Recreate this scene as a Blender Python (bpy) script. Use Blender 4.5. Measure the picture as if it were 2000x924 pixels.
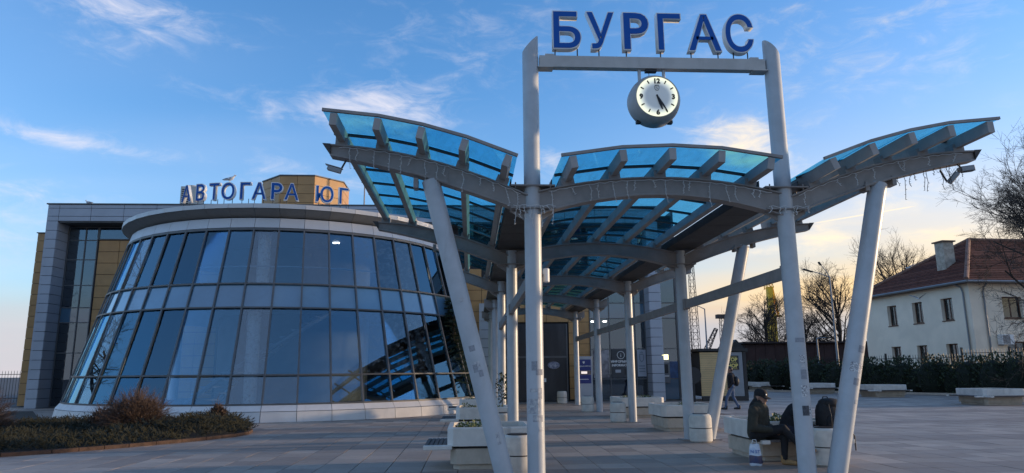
import bpy, math, random
from mathutils import Vector, Matrix, noise as mnoise
R = math.radians
rnd = random.Random(7)
for o in list(bpy.data.objects): bpy.data.objects.remove(o)
S = bpy.context.scene
COL = S.collection

# ------------------------------------------------------------------ camera
YAW, PITCH, ROLL = 0.0602, 0.1936, -0.0093
cy_, sy_, cp_, sp_ = math.cos(YAW), math.sin(YAW), math.cos(PITCH), math.sin(PITCH)
fw = Vector((sy_*cp_, cy_*cp_, sp_)); rt = Vector((cy_, -sy_, 0)); up = rt.cross(fw)
r2 = rt*math.cos(ROLL) + up*math.sin(ROLL); u2 = up*math.cos(ROLL) - rt*math.sin(ROLL)
cam = bpy.data.cameras.new('camera'); camo = bpy.data.objects.new('camera', cam); COL.objects.link(camo)
cam.sensor_fit = 'HORIZONTAL'; cam.sensor_width = 36; cam.lens = 1350.75/2000*36
cam.clip_start = 0.1; cam.clip_end = 5000
m = Matrix.Identity(4)
for i in range(3): m[i][0] = r2[i]; m[i][1] = u2[i]; m[i][2] = -fw[i]
m[0][3], m[1][3], m[2][3] = -0.9894, -10.8352, 1.6
camo.matrix_world = m
S.camera = camo

# ------------------------------------------------------------------ sky, sun, exposure
SUN_AZ, SUN_EL = R(84), R(6.0)          # azimuth clockwise from +Y
SKY_STRENGTH = 0.15
EXPOSURE = 1.22
SUN_POWER = 2.0
S.view_settings.view_transform = 'Standard'
S.view_settings.look = 'None'
S.view_settings.gamma = 1
S.view_settings.exposure = EXPOSURE
W = bpy.data.worlds.new('World'); S.world = W; W.use_nodes = True
NT = W.node_tree; NT.nodes.clear()
class NB:
    "small helper that writes node graphs"
    def __init__(s, nt): s.nt = nt
    def n(s, t, **k):
        d = s.nt.nodes.new(t)
        for a, b in k.items(): setattr(d, a, b)
        return d
    def l(s, a, b): s.nt.links.new(a, b)
    def inp(s, sock, v):
        if isinstance(v, bpy.types.NodeSocket): s.l(v, sock)
        elif v is not None: sock.default_value = v
    def m(s, op, a, b=None, c=None, clamp=False):
        d = s.n('ShaderNodeMath', operation=op, use_clamp=clamp)
        for i, v in enumerate((a, b, c)): s.inp(d.inputs[i], v)
        return d.outputs[0]
    def vm(s, op, a, b=None, scale=None):
        d = s.n('ShaderNodeVectorMath', operation=op)
        s.inp(d.inputs[0], a); s.inp(d.inputs[1], b)
        if scale is not None: s.inp(d.inputs['Scale'], scale)
        return d.outputs['Value'] if op in ('DOT_PRODUCT', 'LENGTH', 'DISTANCE') else d.outputs['Vector']
    def mix(s, f, a, b, mode='MIX'):
        d = s.n('ShaderNodeMix', data_type='RGBA', blend_type=mode)
        s.inp(d.inputs['Factor'], f); s.inp(d.inputs['A'], a); s.inp(d.inputs['B'], b)
        return d.outputs['Result']
    def noise(s, vec, scale, detail=4, rough=.55, dist=0):
        d = s.n('ShaderNodeTexNoise')
        s.inp(d.inputs['Vector'], vec); s.inp(d.inputs['Scale'], scale)
        d.inputs['Detail'].default_value = detail; d.inputs['Roughness'].default_value = rough
        d.inputs['Distortion'].default_value = dist
        return d.outputs['Fac']
    def ramp(s, v, lo, hi, smooth=True):
        d = s.n('ShaderNodeMapRange', interpolation_type='SMOOTHSTEP' if smooth else 'LINEAR', clamp=True)
        s.inp(d.inputs['Value'], v); s.inp(d.inputs['From Min'], lo); s.inp(d.inputs['From Max'], hi)
        return d.outputs['Result']

b = NB(NT)
sky = b.n('ShaderNodeTexSky', sky_type='NISHITA', sun_disc=False)
sky.sun_elevation = SUN_EL; sky.sun_rotation = SUN_AZ
sky.altitude = 0; sky.air_density = 1.0; sky.dust_density = 0.3; sky.ozone_density = 3.5
D = b.vm('NORMALIZE', b.n('ShaderNodeTexCoord').outputs['Generated'])
sep = b.n('ShaderNodeSeparateXYZ'); b.l(D, sep.inputs[0])
dz = b.m('MAXIMUM', sep.outputs[2], 0.0)
# clouds live on a flat layer overhead: project the direction onto it
den = b.m('ADD', dz, 0.10)
cxy = b.n('ShaderNodeCombineXYZ')
b.l(b.m('DIVIDE', sep.outputs[0], den), cxy.inputs[0]); b.l(b.m('DIVIDE', sep.outputs[1], den), cxy.inputs[1])
mp = b.n('ShaderNodeMapping'); b.l(cxy.outputs[0], mp.inputs['Vector'])
mp.inputs['Rotation'].default_value = (0, 0, R(35)); mp.inputs['Scale'].default_value = (0.45, 1.1, 1)
mp.inputs['Location'].default_value = (3.1, 1.7, 0)
n1 = b.noise(mp.outputs[0], 1.15, 7, .58, .35)
n2 = b.noise(mp.outputs[0], 0.45, 3, .5, .2)
wisps = b.m('MULTIPLY', b.ramp(n1, .50, .78), b.ramp(n2, .40, .66))
# small puffs, in the directions where the photograph has them
puffs = None
def dirpix(x, y): return (fw + r2*((x-1000)/1350.75) - u2*((y-462)/1350.75)).normalized()
n3 = b.noise(b.vm('MULTIPLY', D, (1, 1, 2.6)), 15, 8, .66, .55)
for (x, y, wx, wy, amp) in [(765,212,95,42,1.0),(690,222,75,22,.7),(1430,272,85,42,1.0),(1600,466,55,30,1.0),(1740,385,110,45,.6),(1080,318,45,40,.7),(1480,300,60,30,.8),(1590,340,40,30,.6),
                            (1860,468,60,22,.9),(640,350,240,42,.55),(300,20,190,46,.5),(215,60,70,70,.5),(60,262,190,26,.42),(190,286,100,14,.35),(560,215,200,40,.5),(40,375,120,40,.6),(20,480,140,50,.55),(1150,60,420,120,.28),(1760,80,300,130,.35),(1480,492,60,14,.6),(860,130,180,150,.25)]:
    v = dirpix(x, y)
    off = b.vm('SUBTRACT', D, tuple(v))
    a = b.m('DIVIDE', b.vm('DOT_PRODUCT', off, tuple(r2*math.cos(R(-9)) + u2*math.sin(R(-9)) if wx > 90 and x < 900 else r2)), wx/1350.75)
    c = b.m('DIVIDE', b.vm('DOT_PRODUCT', off, tuple(u2*math.cos(R(-9)) - r2*math.sin(R(-9)) if wx > 90 and x < 900 else u2)), wy/1350.75)
    q = b.m('ADD', b.m('MULTIPLY', a, a), b.m('MULTIPLY', c, c))
    fr = b.m('GREATER_THAN', b.vm('DOT_PRODUCT', D, tuple(v)), 0)
    g = b.m('MULTIPLY', b.m('MULTIPLY', b.m('POWER', 2.718, b.m('MULTIPLY', q, -1.0)), amp), fr)
    puffs = g if puffs is None else b.m('ADD', puffs, g)
puffm = b.m('MULTIPLY', b.ramp(b.m('ADD', n3, b.m('MULTIPLY', b.m('MINIMUM', puffs, 1.0), .40)), .58, 1.25), b.m('MINIMUM', b.m('MULTIPLY', puffs, 1.6), 1.0))
sund = Vector((math.sin(SUN_AZ)*math.cos(SUN_EL), math.cos(SUN_AZ)*math.cos(SUN_EL), math.sin(SUN_EL)))
toward = b.ramp(b.vm('DOT_PRODUCT', D, tuple(sund)), .05, .68)
ccol = b.mix(toward, (.66, .64, .70, 1), (1.0, .80, .50, 1))
low = b.ramp(dz, 0.0, .20)
ccol = b.mix(low, b.mix(toward, (.60, .50, .50, 1), (1.0, .70, .40, 1)), ccol)
# contrail: a short stretch of a great circle
pa, pb = dirpix(1590, 436), dirpix(1785, 403)
nrm = pa.cross(pb).normalized(); mid = (pa+pb).normalized(); half = math.cos(pa.angle(pb)/2)
tr = b.m('MULTIPLY', b.m('SUBTRACT', 1.0, b.ramp(b.m('ABSOLUTE', b.vm('DOT_PRODUCT', D, tuple(nrm))), .0003, .0013)),
         b.ramp(b.vm('DOT_PRODUCT', D, tuple(mid)), half-.0006, half+.0006))
cm = b.m('MAXIMUM', b.m('MAXIMUM', b.m('MULTIPLY', wisps, .25), puffm), b.m('MULTIPLY', tr, .6))
cm = b.m('MINIMUM', cm, .92)
skyc = b.vm('MULTIPLY', sky.outputs[0], (.86, 1.11, 1.26))
# thin veil of lit haze low over the sea, with a dull bank of far cloud along the horizon
soft = b.m('MULTIPLY', b.ramp(n2, .34, .70), .32)
skyc = b.mix(soft, skyc, b.vm('SCALE', b.mix(toward, (.66, .72, .86, 1), (.80, .76, .76, 1)), scale=4.0))
veil = b.m('MULTIPLY', b.m('POWER', 2.718, b.m('MULTIPLY', dz, -9.0)), b.m('ADD', .62, b.m('MULTIPLY', n1, .5)))
skyc = b.mix(b.m('MINIMUM', b.m('MULTIPLY', veil, b.m('ADD', 1.1, b.m('MULTIPLY', toward, 1.7))), .95), skyc, b.vm('SCALE', b.mix(toward, (.60, .55, .55, 1), (1.0, .64, .24, 1)), scale=3.6))
bank = b.m('MULTIPLY', b.m('SUBTRACT', 1.0, b.ramp(b.m('ADD', dz, b.m('MULTIPLY', n2, .05)), .075, .135)), .8)
skyc = b.mix(bank, skyc, b.vm('SCALE', b.mix(toward, (.50, .49, .54, 1), (.34, .41, .53, 1)), scale=3.8))
CLOUD_GAIN = 4.0
sk = b.mix(cm, skyc, b.vm('SCALE', ccol, scale=CLOUD_GAIN))
bg = b.n('ShaderNodeBackground'); b.l(sk, bg.inputs['Color']); bg.inputs['Strength'].default_value = SKY_STRENGTH
wo = b.n('ShaderNodeOutputWorld'); b.l(bg.outputs[0], wo.inputs['Surface'])

sl = bpy.data.lights.new('sun', 'SUN'); so = bpy.data.objects.new('sun', sl); COL.objects.link(so)
sl.energy = SUN_POWER; sl.angle = R(3); sl.color = (1, .72, .45)
so.rotation_euler = (-sund).to_track_quat('-Z', 'Y').to_euler()
so.location = (30, 20, 30)
# ------------------------------------------------------------------ helpers
def tag(o, label=None, cat=None, group=None, kind=None):
    if label: o['label'] = label
    if cat: o['category'] = cat
    if group: o['group'] = group
    if kind: o['kind'] = kind
    return o
def thing(name, label, cat, loc=(0, 0, 0), rz=0, group=None):
    o = bpy.data.objects.new(name, None); COL.objects.link(o)
    o.location = loc; o.rotation_euler = (0, 0, rz); o.empty_display_size = .2
    return tag(o, label, cat, group)
class MB:
    def __init__(s): s.v = []; s.f = []; s.mi = []
    def add(s, vs, fs, mi=0):
        k = len(s.v); s.v += [tuple(v) for v in vs]; s.f += [tuple(i+k for i in f) for f in fs]; s.mi += [mi]*len(fs); return s
    def box(s, c, d, rot=None, mi=0):
        x, y, z = d[0]/2, d[1]/2, d[2]/2
        vs = [Vector((i*x, j*y, k*z)) for k in (-1, 1) for j in (-1, 1) for i in (-1, 1)]
        if rot is not None: vs = [rot @ v for v in vs]
        c = Vector(c)
        return s.add([c+v for v in vs], [(0,2,3,1),(4,5,7,6),(0,1,5,4),(2,6,7,3),(0,4,6,2),(1,3,7,5)], mi)
    def bx(s, x0, x1, y0, y1, z0, z1, mi=0):
        return s.box(((x0+x1)/2, (y0+y1)/2, (z0+z1)/2), (x1-x0, y1-y0, z1-z0), None, mi)
    def bar(s, p, q, w, h, mi=0, upv=(0, 0, 1)):
        p, q = Vector(p), Vector(q); d = (q-p); L = d.length; d.normalize()
        x = d.cross(Vector(upv))
        if x.length < 1e-4: x = Vector((1, 0, 0))
        x.normalize(); z = x.cross(d)
        rot = Matrix((x, d, z)).transposed()
        return s.box((p+q)/2, (w, L, h), rot, mi)
    def tube(s, pts, rs, n=12, cap=True, mi=0):
        pts = [Vector(p) for p in pts]
        if not isinstance(rs, (list, tuple)): rs = [rs]*len(pts)
        k = len(s.v); ref = None
        for i, p in enumerate(pts):
            d = (pts[min(i+1, len(pts)-1)] - pts[max(i-1, 0)]).normalized()
            if ref is None: ref = d.orthogonal().normalized()
            a = (ref - d*ref.dot(d)); a = a.normalized() if a.length > 1e-5 else d.orthogonal().normalized()
            ref = a; c = d.cross(a)
            s.v += [tuple(p + (a*math.cos(t) + c*math.sin(t))*rs[i]) for t in [2*math.pi*j/n for j in range(n)]]
        for i in range(len(pts)-1):
            for j in range(n):
                s.f.append((k+i*n+j, k+i*n+(j+1) % n, k+(i+1)*n+(j+1) % n, k+(i+1)*n+j)); s.mi.append(mi)
        if cap:
            s.f.append(tuple(k+j for j in range(n-1, -1, -1))); s.f.append(tuple(k+(len(pts)-1)*n+j for j in range(n))); s.mi += [mi, mi]
        return s
    def lathe(s, prof, c=(0, 0, 0), n=24, mi=0):
        k = len(s.v); c = Vector(c)
        for r, z in prof: s.v += [tuple(c + Vector((r*math.cos(2*math.pi*j/n), r*math.sin(2*math.pi*j/n), z))) for j in range(n)]
        for i in range(len(prof)-1):
            for j in range(n): s.f.append((k+i*n+j, k+i*n+(j+1) % n, k+(i+1)*n+(j+1) % n, k+(i+1)*n+j)); s.mi.append(mi)
        s.f.append(tuple(k+j for j in range(n-1, -1, -1))); s.f.append(tuple(k+(len(prof)-1)*n+j for j in range(n))); s.mi += [mi, mi]
        return s
    def prism(s, poly, z0, z1, mi=0):
        n = len(poly)
        return s.add([(x, y, z0) for x, y in poly] + [(x, y, z1) for x, y in poly],
                     [tuple(range(n-1, -1, -1)), tuple(range(n, 2*n))] + [(i, (i+1) % n, n+(i+1) % n, n+i) for i in range(n)], mi)
    def ball(s, c, r, n=10, mi=0, rot=None):
        r = Vector((r, r, r)) if not hasattr(r, '__len__') else Vector(r)
        k = len(s.v); c = Vector(c); mN = n//2+1
        for i in range(mN+1):
            t = math.pi*i/mN
            for j in range(n):
                a = 2*math.pi*j/n; v = Vector((r.x*math.sin(t)*math.cos(a), r.y*math.sin(t)*math.sin(a), r.z*math.cos(t)))
                s.v.append(tuple(c + (rot @ v if rot else v)))
        for i in range(mN):
            for j in range(n): s.f.append((k+i*n+j, k+(i+1)*n+j, k+(i+1)*n+(j+1) % n, k+i*n+(j+1) % n)); s.mi.append(mi)
        return s
    def mesh(s, name, mats, smooth=None):
        me = bpy.data.meshes.new(name); me.from_pydata(s.v, [], s.f)
        for mm in (mats if isinstance(mats, (list, tuple)) else [mats]): me.materials.append(mm)
        if any(s.mi): me.polygons.foreach_set('material_index', s.mi)
        if smooth is not None:
            me.polygons.foreach_set('use_smooth', [True]*len(s.f)); me.set_sharp_from_angle(angle=R(smooth))
        me.update(); return me
    def build(s, name, mats, parent=None, smooth=None, bevel=0, loc=None, rot=None):
        return mobj(name, s.mesh(name, mats, smooth), parent, bevel, loc, rot)
def mobj(name, me, parent=None, bevel=0, loc=None, rot=None):
    o = bpy.data.objects.new(name, me); COL.objects.link(o)
    if parent is not None: o.parent = parent
    if loc is not None: o.location = loc
    if rot is not None: o.rotation_euler = rot
    if bevel:
        bm = o.modifiers.new('bevel', 'BEVEL'); bm.width = bevel; bm.segments = 2; bm.limit_method = 'ANGLE'; bm.angle_limit = R(35)
    return o
def copy_tree(o, parent=None):
    c = o.copy(); COL.objects.link(c); c.parent = parent
    for ch in list(o.children): copy_tree(ch, c)
    return c

# ------------------------------------------------------------------ materials
def mat(name, col, rough=.6, metal=0., var=.0, vscale=3., bump=0., bscale=60., spec=.5, col2=None, stain=None, stretch=(1, 1, 1), emit=None, coat=0):
    M = bpy.data.materials.new(name); M.use_nodes = True; nt = M.node_tree; p = nt.nodes['Principled BSDF']; q = NB(nt)
    c = tuple(col)+(1,)
    p.inputs['Roughness'].default_value = rough; p.inputs['Metallic'].default_value = metal
    p.inputs['Specular IOR Level'].default_value = spec; p.inputs['Coat Weight'].default_value = coat
    pos = q.n('ShaderNodeNewGeometry').outputs['Position']
    if stretch != (1, 1, 1): pos = q.vm('MULTIPLY', pos, stretch)
    out = c
    if var or col2:
        f = q.ramp(q.noise(pos, vscale, 5, .6, .4), .32, .68)
        hi = tuple(col2)+(1,) if col2 else tuple(min(1, x*(1+var)) for x in col)+(1,)
        lo = c if col2 else tuple(x*(1-var) for x in col)+(1,)
        out = q.mix(f, lo, hi)
    if stain:
        sc, sscale, lo_, hi_ = stain
        f2 = q.ramp(q.noise(q.vm('MULTIPLY', pos, (1, 1, .25)), sscale, 7, .65, .3), lo_, hi_)
        out = q.mix(f2, out, tuple(sc)+(1,))
    if var or col2 or stain:
        q.l(out, p.inputs['Base Color'])
        rf = q.noise(pos, vscale*2.3, 3)
        q.l(q.m('ADD', rough-.08, q.m('MULTIPLY', rf, .16)), p.inputs['Roughness'])
    else: p.inputs['Base Color'].default_value = c
    if bump:
        bn = q.n('ShaderNodeBump'); bn.inputs['Strength'].default_value = bump; bn.inputs['Distance'].default_value = .01
        q.l(q.noise(pos, bscale, 4), bn.inputs['Height']); q.l(bn.outputs[0], p.inputs['Normal'])
    if emit: p.inputs['Emission Color'].default_value = tuple(emit[0])+(1,); p.inputs['Emission Strength'].default_value = emit[1]
    return M
def glass(name, tint, refl=(.8, .9, 1.), ior=1.6, base=.06, gain=1.0, rough=.0, wav=.0, dirt=0.):
    "tinted pane: coloured see-through layer plus a mirror-like surface that strengthens at grazing angles"
    M = bpy.data.materials.new(name); M.use_nodes = True; nt = M.node_tree; nt.nodes.clear(); q = NB(nt)
    out = q.n('ShaderNodeOutputMaterial'); tr = q.n('ShaderNodeBsdfTransparent'); gl = q.n('ShaderNodeBsdfGlossy')
    tr.inputs['Color'].default_value = tuple(tint)+(1,); gl.inputs['Color'].default_value = tuple(refl)+(1,); gl.inputs['Roughness'].default_value = rough
    fr = q.n('ShaderNodeFresnel'); fr.inputs['IOR'].default_value = ior
    pos = q.n('ShaderNodeNewGeometry').outputs['Position']
    if wav:
        bn = q.n('ShaderNodeBump'); bn.inputs['Strength'].default_value = wav; bn.inputs['Distance'].default_value = .02
        q.l(q.noise(pos, 1.1, 1.5, .4), bn.inputs['Height']); q.l(bn.outputs[0], gl.inputs['Normal'])
    f = q.m('ADD', q.m('MULTIPLY', fr.outputs[0], gain), base, clamp=True)
    mx = q.n('ShaderNodeMixShader'); q.l(f, mx.inputs[0]); q.l(tr.outputs[0], mx.inputs[1]); q.l(gl.outputs[0], mx.inputs[2])
    last = mx.outputs[0]
    if dirt:
        df = q.n('ShaderNodeBsdfDiffuse'); df.inputs['Color'].default_value = (.35, .4, .42, 1)
        m2 = q.n('ShaderNodeMixShader'); q.l(q.m('MULTIPLY', q.ramp(q.noise(q.vm('MULTIPLY', pos, (1, .35, 1)), 8, 7, .75), .47, .72), dirt), m2.inputs[0])
        q.l(last, m2.inputs[1]); q.l(df.outputs[0], m2.inputs[2]); last = m2.outputs[0]
    q.l(last, out.inputs['Surface']); return M
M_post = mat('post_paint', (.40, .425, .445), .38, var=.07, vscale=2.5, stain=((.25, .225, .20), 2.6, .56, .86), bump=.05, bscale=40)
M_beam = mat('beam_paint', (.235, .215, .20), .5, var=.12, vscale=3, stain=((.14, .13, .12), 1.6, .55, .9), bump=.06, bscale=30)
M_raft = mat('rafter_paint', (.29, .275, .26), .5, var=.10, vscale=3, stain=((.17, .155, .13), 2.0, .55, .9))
M_bar = mat('glazing_bar_black', (.02, .021, .023), .4)
M_gut = mat('gutter_panel_brown', (.040, .036, .033), .6, var=.2, vscale=2)
M_roofglass = glass('canopy_glass', (.47, .86, .965), (.35, .65, .8), 1.3, .005, .35, dirt=.16)
M_glass = glass('rotunda_glass', (.78, .84, .88), (.48, .80, 1.0), 1.55, .055, 1.45, wav=.035)
M_glass2 = glass('rotunda_glass_pale', (.74, .80, .84), (.72, .84, .92), 1.6, .06, 1.5, wav=.03, dirt=.25)
M_glassd = glass('dark_window_glass', (.45, .50, .54), (.65, .8, .95), 1.6, .08, 1.0, wav=.02)
M_span = mat('spandrel_glass', (.10, .20, .29), .05, var=.10, vscale=.7, spec=1.0, coat=.8)
M_mull = mat('mullion_grey', (.10, .103, .108), .42, var=.1)
M_alu = mat('aluminium_panel', (.53, .52, .51), .42, var=.035, vscale=.8, metal=.15)
M_alug = mat('grey_cladding', (.36, .385, .43), .45, var=.05, vscale=.9, metal=.1)
M_alur = mat('grey_cladding_return', (.36, .385, .43), .45, var=.05, vscale=.9, metal=.1)
M_plinth = mat('plinth_stone', (.66, .63, .60), .6, var=.06, vscale=1.2, stain=((.36, .33, .31), .9, .58, .9), bump=.06)
M_yel = mat('ochre_cladding', (.43, .235, .085), .5, var=.10, vscale=1.2)
M_dark = mat('dark_joint', (.03, .03, .033), .8)
M_blue = mat('sign_blue', (.003, .085, .36), .5, spec=.25)
M_white = mat('sign_white', (.72, .72, .70), .45, var=.06, vscale=4)
M_black = mat('black_plastic', (.016, .016, .018), .5)
M_conc = mat('planter_concrete', (.60, .565, .51), .75, var=.09, vscale=4, stain=((.29, .27, .24), 2.2, .58, .86), bump=.25, bscale=90)
M_concd = mat('planter_plinth', (.46, .39, .31), .8, var=.10, vscale=4, stain=((.24, .22, .19), 2.5, .55, .85), bump=.25, bscale=90)
M_slat = mat('bench_wood', (.10, .085, .08), .7, var=.25, vscale=9, stretch=(1, 1, 1))
M_soil = mat('soil', (.045, .034, .024), .95, var=.4, vscale=20, bump=.6, bscale=40)
M_leaf = mat('leaf_green', (.05, .085, .028), .6, col2=(.09, .12, .04), vscale=14)
M_leafd = mat('conifer_green', (.014, .026, .013), .7, col2=(.035, .055, .022), vscale=5)
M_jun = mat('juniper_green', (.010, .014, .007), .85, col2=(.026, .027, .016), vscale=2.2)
M_bark = mat('bark', (.050, .040, .034), .9, var=.3, vscale=12, bump=.4, bscale=40)
M_twig = mat('twig', (.055, .042, .034), .9, var=.2, vscale=5)
M_brush = mat('brown_twigs', (.050, .032, .026), .9, col2=(.095, .062, .045), vscale=6)
M_kerb = mat('kerb_brick', (.065, .038, .028), .9, var=.3, vscale=7, bump=.3)
M_steel = mat('brushed_steel', (.55, .56, .58), .35, metal=.6, var=.05)
M_wire = mat('wire_white', (.55, .55, .53), .6)
M_lamp = mat('lamp_grey', (.25, .26, .27), .5)

# paving: each slab takes its tone from the cell it lies in, with rows of darker stone
def paving_mat():
    M = bpy.data.materials.new('paving_stone'); M.use_nodes = True; nt = M.node_tree; p = nt.nodes['Principled BSDF']; q = NB(nt)
    pos = q.n('ShaderNodeNewGeometry').outputs['Position']
    cell = q.vm('FLOOR', q.vm('DIVIDE', q.vm('ADD', pos, (60.0, 60.0, 5.0)), (.6, .6, 50)))
    wn = q.n('ShaderNodeTexWhiteNoise', noise_dimensions='3D'); q.l(cell, wn.inputs['Vector'])
    sepc = q.n('ShaderNodeSeparateXYZ'); q.l(cell, sepc.inputs[0])
    rn = q.n('ShaderNodeTexWhiteNoise', noise_dimensions='1D'); q.l(q.m('FLOOR', q.m('MULTIPLY', sepc.outputs[1], .5)), rn.inputs['W'])
    base = q.mix(q.m('MULTIPLY', wn.outputs['Value'], .85), (.265, .205, .165, 1), (.50, .405, .325, 1))
    base = q.mix(q.m('MULTIPLY', q.m('GREATER_THAN', rn.outputs['Value'], .62), .62), base, (.19, .138, .11, 1))
    big = q.ramp(q.noise(pos, .35, 5, .6, .5), .35, .7)
    base = q.mix(q.m('MULTIPLY', big, .42), base, (.20, .168, .142, 1))
    spots = q.ramp(q.noise(pos, 4.5, 7, .72), .54, .70)
    base = q.mix(q.m('MULTIPLY', spots, .38), base, (.10, .085, .072, 1))
    fine = q.noise(pos, 90, 3, .6)
    base = q.mix(q.m('MULTIPLY', fine, .22), base, (.42, .39, .36, 1))
    q.l(base, p.inputs['Base Color'])
    q.l(q.m('ADD', .46, q.m('MULTIPLY', q.noise(pos, 2.1, 4), .3)), p.inputs['Roughness'])
    bn = q.n('ShaderNodeBump'); bn.inputs['Strength'].default_value = .25; bn.inputs['Distance'].default_value = .006
    q.l(q.noise(pos, 45, 5, .6), bn.inputs['Height']); q.l(bn.outputs[0], p.inputs['Normal'])
    return M
M_pave = paving_mat()
M_ground = mat('far_asphalt', (.07, .07, .072), .85, var=.2, vscale=.2)

def text_mesh(txt, size, extrude, offset=0, align='CENTER', bevel=0):
    cu = bpy.data.curves.new('text', 'FONT'); cu.body = txt; cu.size = size; cu.extrude = extrude; cu.offset = offset
    cu.align_x = align; cu.resolution_u = 4; cu.bevel_depth = bevel
    o = bpy.data.objects.new('text', cu); COL.objects.link(o)
    bpy.context.view_layer.update()
    me = bpy.data.meshes.new_from_object(o.evaluated_get(bpy.context.evaluated_depsgraph_get()))
    bpy.data.objects.remove(o); me.materials.clear(); return me
def text_obj(name, txt, size, ext, material, parent, loc, rz=0, offset=0, align='CENTER', sx=1.0):
    me = text_mesh(txt, size, ext, offset, align); me.materials.append(material)
    o = mobj(name, me, parent, loc=loc, rot=(R(90), 0, rz)); o.scale = (sx, 1, 1); return o

# ------------------------------------------------------------------ ground and paving
g = MB(); g.add([(-900, -300, -.05), (900, -300, -.05), (900, 1500, -.05), (-900, 1500, -.05)], [(0, 1, 2, 3)])
tag(g.build('ground', M_ground), kind='structure')
plaza = MB().bx(-26, 40, -20.4, 46, -.045, -.018).build('plaza', mat('paving_joint', (.035, .031, .028), .95))
tag(plaza, kind='structure')
slab_mesh = []
for k in range(4):
    h = .2945; t = .0025*(k-1.5)*.4
    slab_mesh.append(MB().add([(-h, -h, -.03), (h, -h, -.03), (h, h, -.03), (-h, h, -.03), (-h, -h, -.004+t), (h, -h, -.004+t), (h, h, -.004+t), (-h, h, -.004+t),
                              (-h+.004, -h+.004, t), (h-.004, -h+.004, t), (h-.004, h-.004, t), (-h+.004, h-.004, t)],
                             [(0,1,5,4),(1,2,6,5),(2,3,7,6),(3,0,4,7),(4,5,9,8),(5,6,10,9),(6,7,11,10),(7,4,8,11),(8,9,10,11)]).mesh('slab', M_pave))
bed_poly = [(-30, -6), (-10.53, 4.39), (-9.83, 4.92), (-8.76, 5.99), (-7.61, 7.5), (-7.16, 8.41), (-7.05, 9.0), (-7.18, 9.8), (-7.75, 10.9), (-9.2, 12.6), (-13, 13.6), (-17.2, 17), (-21, 23), (-40, 23)]
def inside(poly, x, y):
    c = False; n = len(poly)
    for i in range(n):
        x0, y0 = poly[i]; x1, y1 = poly[(i+1) % n]
        if (y0 > y) != (y1 > y) and x < (x1-x0)*(y-y0)/(y1-y0)+x0: c = not c
    return c
ROT_C = (-9.287, 22.809)
cand = []
for ix in range(-43, 66):
    for iy in range(-34, 76):
        x, y = ix*.6+.3, iy*.6+.3
        if y < 0 and abs(x) > 18: continue
        if all(inside(bed_poly, x+a, y+c) for a in (-.3, .3) for c in (-.3, .3)): continue
        if math.hypot(x-ROT_C[0], y-ROT_C[1]) < 8.8 or (y > 28 and x < 10.4): continue
        cand.append((x, y))
def pixof(x, y, z=0):
    d = Vector((x, y, z))-Vector((-.9894, -10.8352, 1.6)); zz = d.dot(fw)
    return (1000+1350.75*d.dot(r2)/zz, 462-1350.75*d.dot(u2)/zz) if zz > .5 else (-9e9, 0)
vis = [c for c in cand if -30 < pixof(*c)[0] < 2030 and pixof(*c)[1] < 935]
vis.sort(key=lambda c: (Vector((c[0], c[1], 0))-Vector((-.99, -10.84, 0))).length)
near = set(vis[:300])
for i, (x, y) in enumerate(vis[:300]):
    mobj('slab', slab_mesh[(i*7) % 4], plaza, loc=(x, y, 0))
far = MB()
for i, (x, y) in enumerate(cand):
    if (x, y) in near: continue
    h = .2945; z = rnd.choice((-.0015, -.0005, .0005, .0015))
    far.add([(x-h, y-h, -.03), (x+h, y-h, -.03), (x+h, y+h, -.03), (x-h, y+h, -.03), (x-h, y-h, z), (x+h, y-h, z), (x+h, y+h, z), (x-h, y+h, z)],
            [(0,1,5,4),(1,2,6,5),(2,3,7,6),(3,0,4,7),(4,5,6,7)])
tag(far.build('slabs', M_pave, plaza), kind='stuff')

# ------------------------------------------------------------------ canopy
SP, WD = 5.83, 4.177; CX = WD/2
NF = 5
canopy = thing('station_canopy', 'grey steel canopy on round posts with winged blue glass roof', 'canopy', (CX, 0, 0))
def P(mb, name, mats, parent=canopy, smooth=None, bevel=0, off=(CX, 0, 0)):
    "part built in world coordinates, stored relative to its thing"
    mb.v = [(x-off[0], y-off[1], z-off[2]) for x, y, z in mb.v]
    return mb.build(name, mats, parent, smooth, bevel)
c_top = lambda u: 4.708-.062*u*u
c_bot = lambda u: 4.403-.083*u*u
w_top = lambda d: 4.36+.48*d-.067*d*d
w_bot = lambda d: 4.05+.42*d-.037*d*d
def ibeam(xs, top, bot, y, name):
    "curved I-section: two flanges and a web, swept along x"
    b_ = MB(); fwid, t, web = .115, .022, .075
    ring = []
    for x in xs:
        zt, zb = top(x), bot(x)
        pr = [(-fwid, zb), (fwid, zb), (fwid, zb+t), (web, zb+t+.012), (web, zt-t-.012), (fwid, zt-t), (fwid, zt), (-fwid, zt), (-fwid, zt-t), (-web, zt-t-.012), (-web, zb+t+.012), (-fwid, zb+t)]
        ring.append([(x, y+a, z) for a, z in pr])
    n = 12
    for rr in ring: b_.v += rr
    for i in range(len(ring)-1):
        for j in range(n): b_.f.append((i*n+j, (i+1)*n+j, (i+1)*n+(j+1) % n, i*n+(j+1) % n)); b_.mi.append(0)
    b_.f.append(tuple(range(n))); b_.f.append(tuple((len(ring)-1)*n+j for j in range(n-1, -1, -1))); b_.mi += [0, 0]
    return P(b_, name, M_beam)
posts = []
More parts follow.
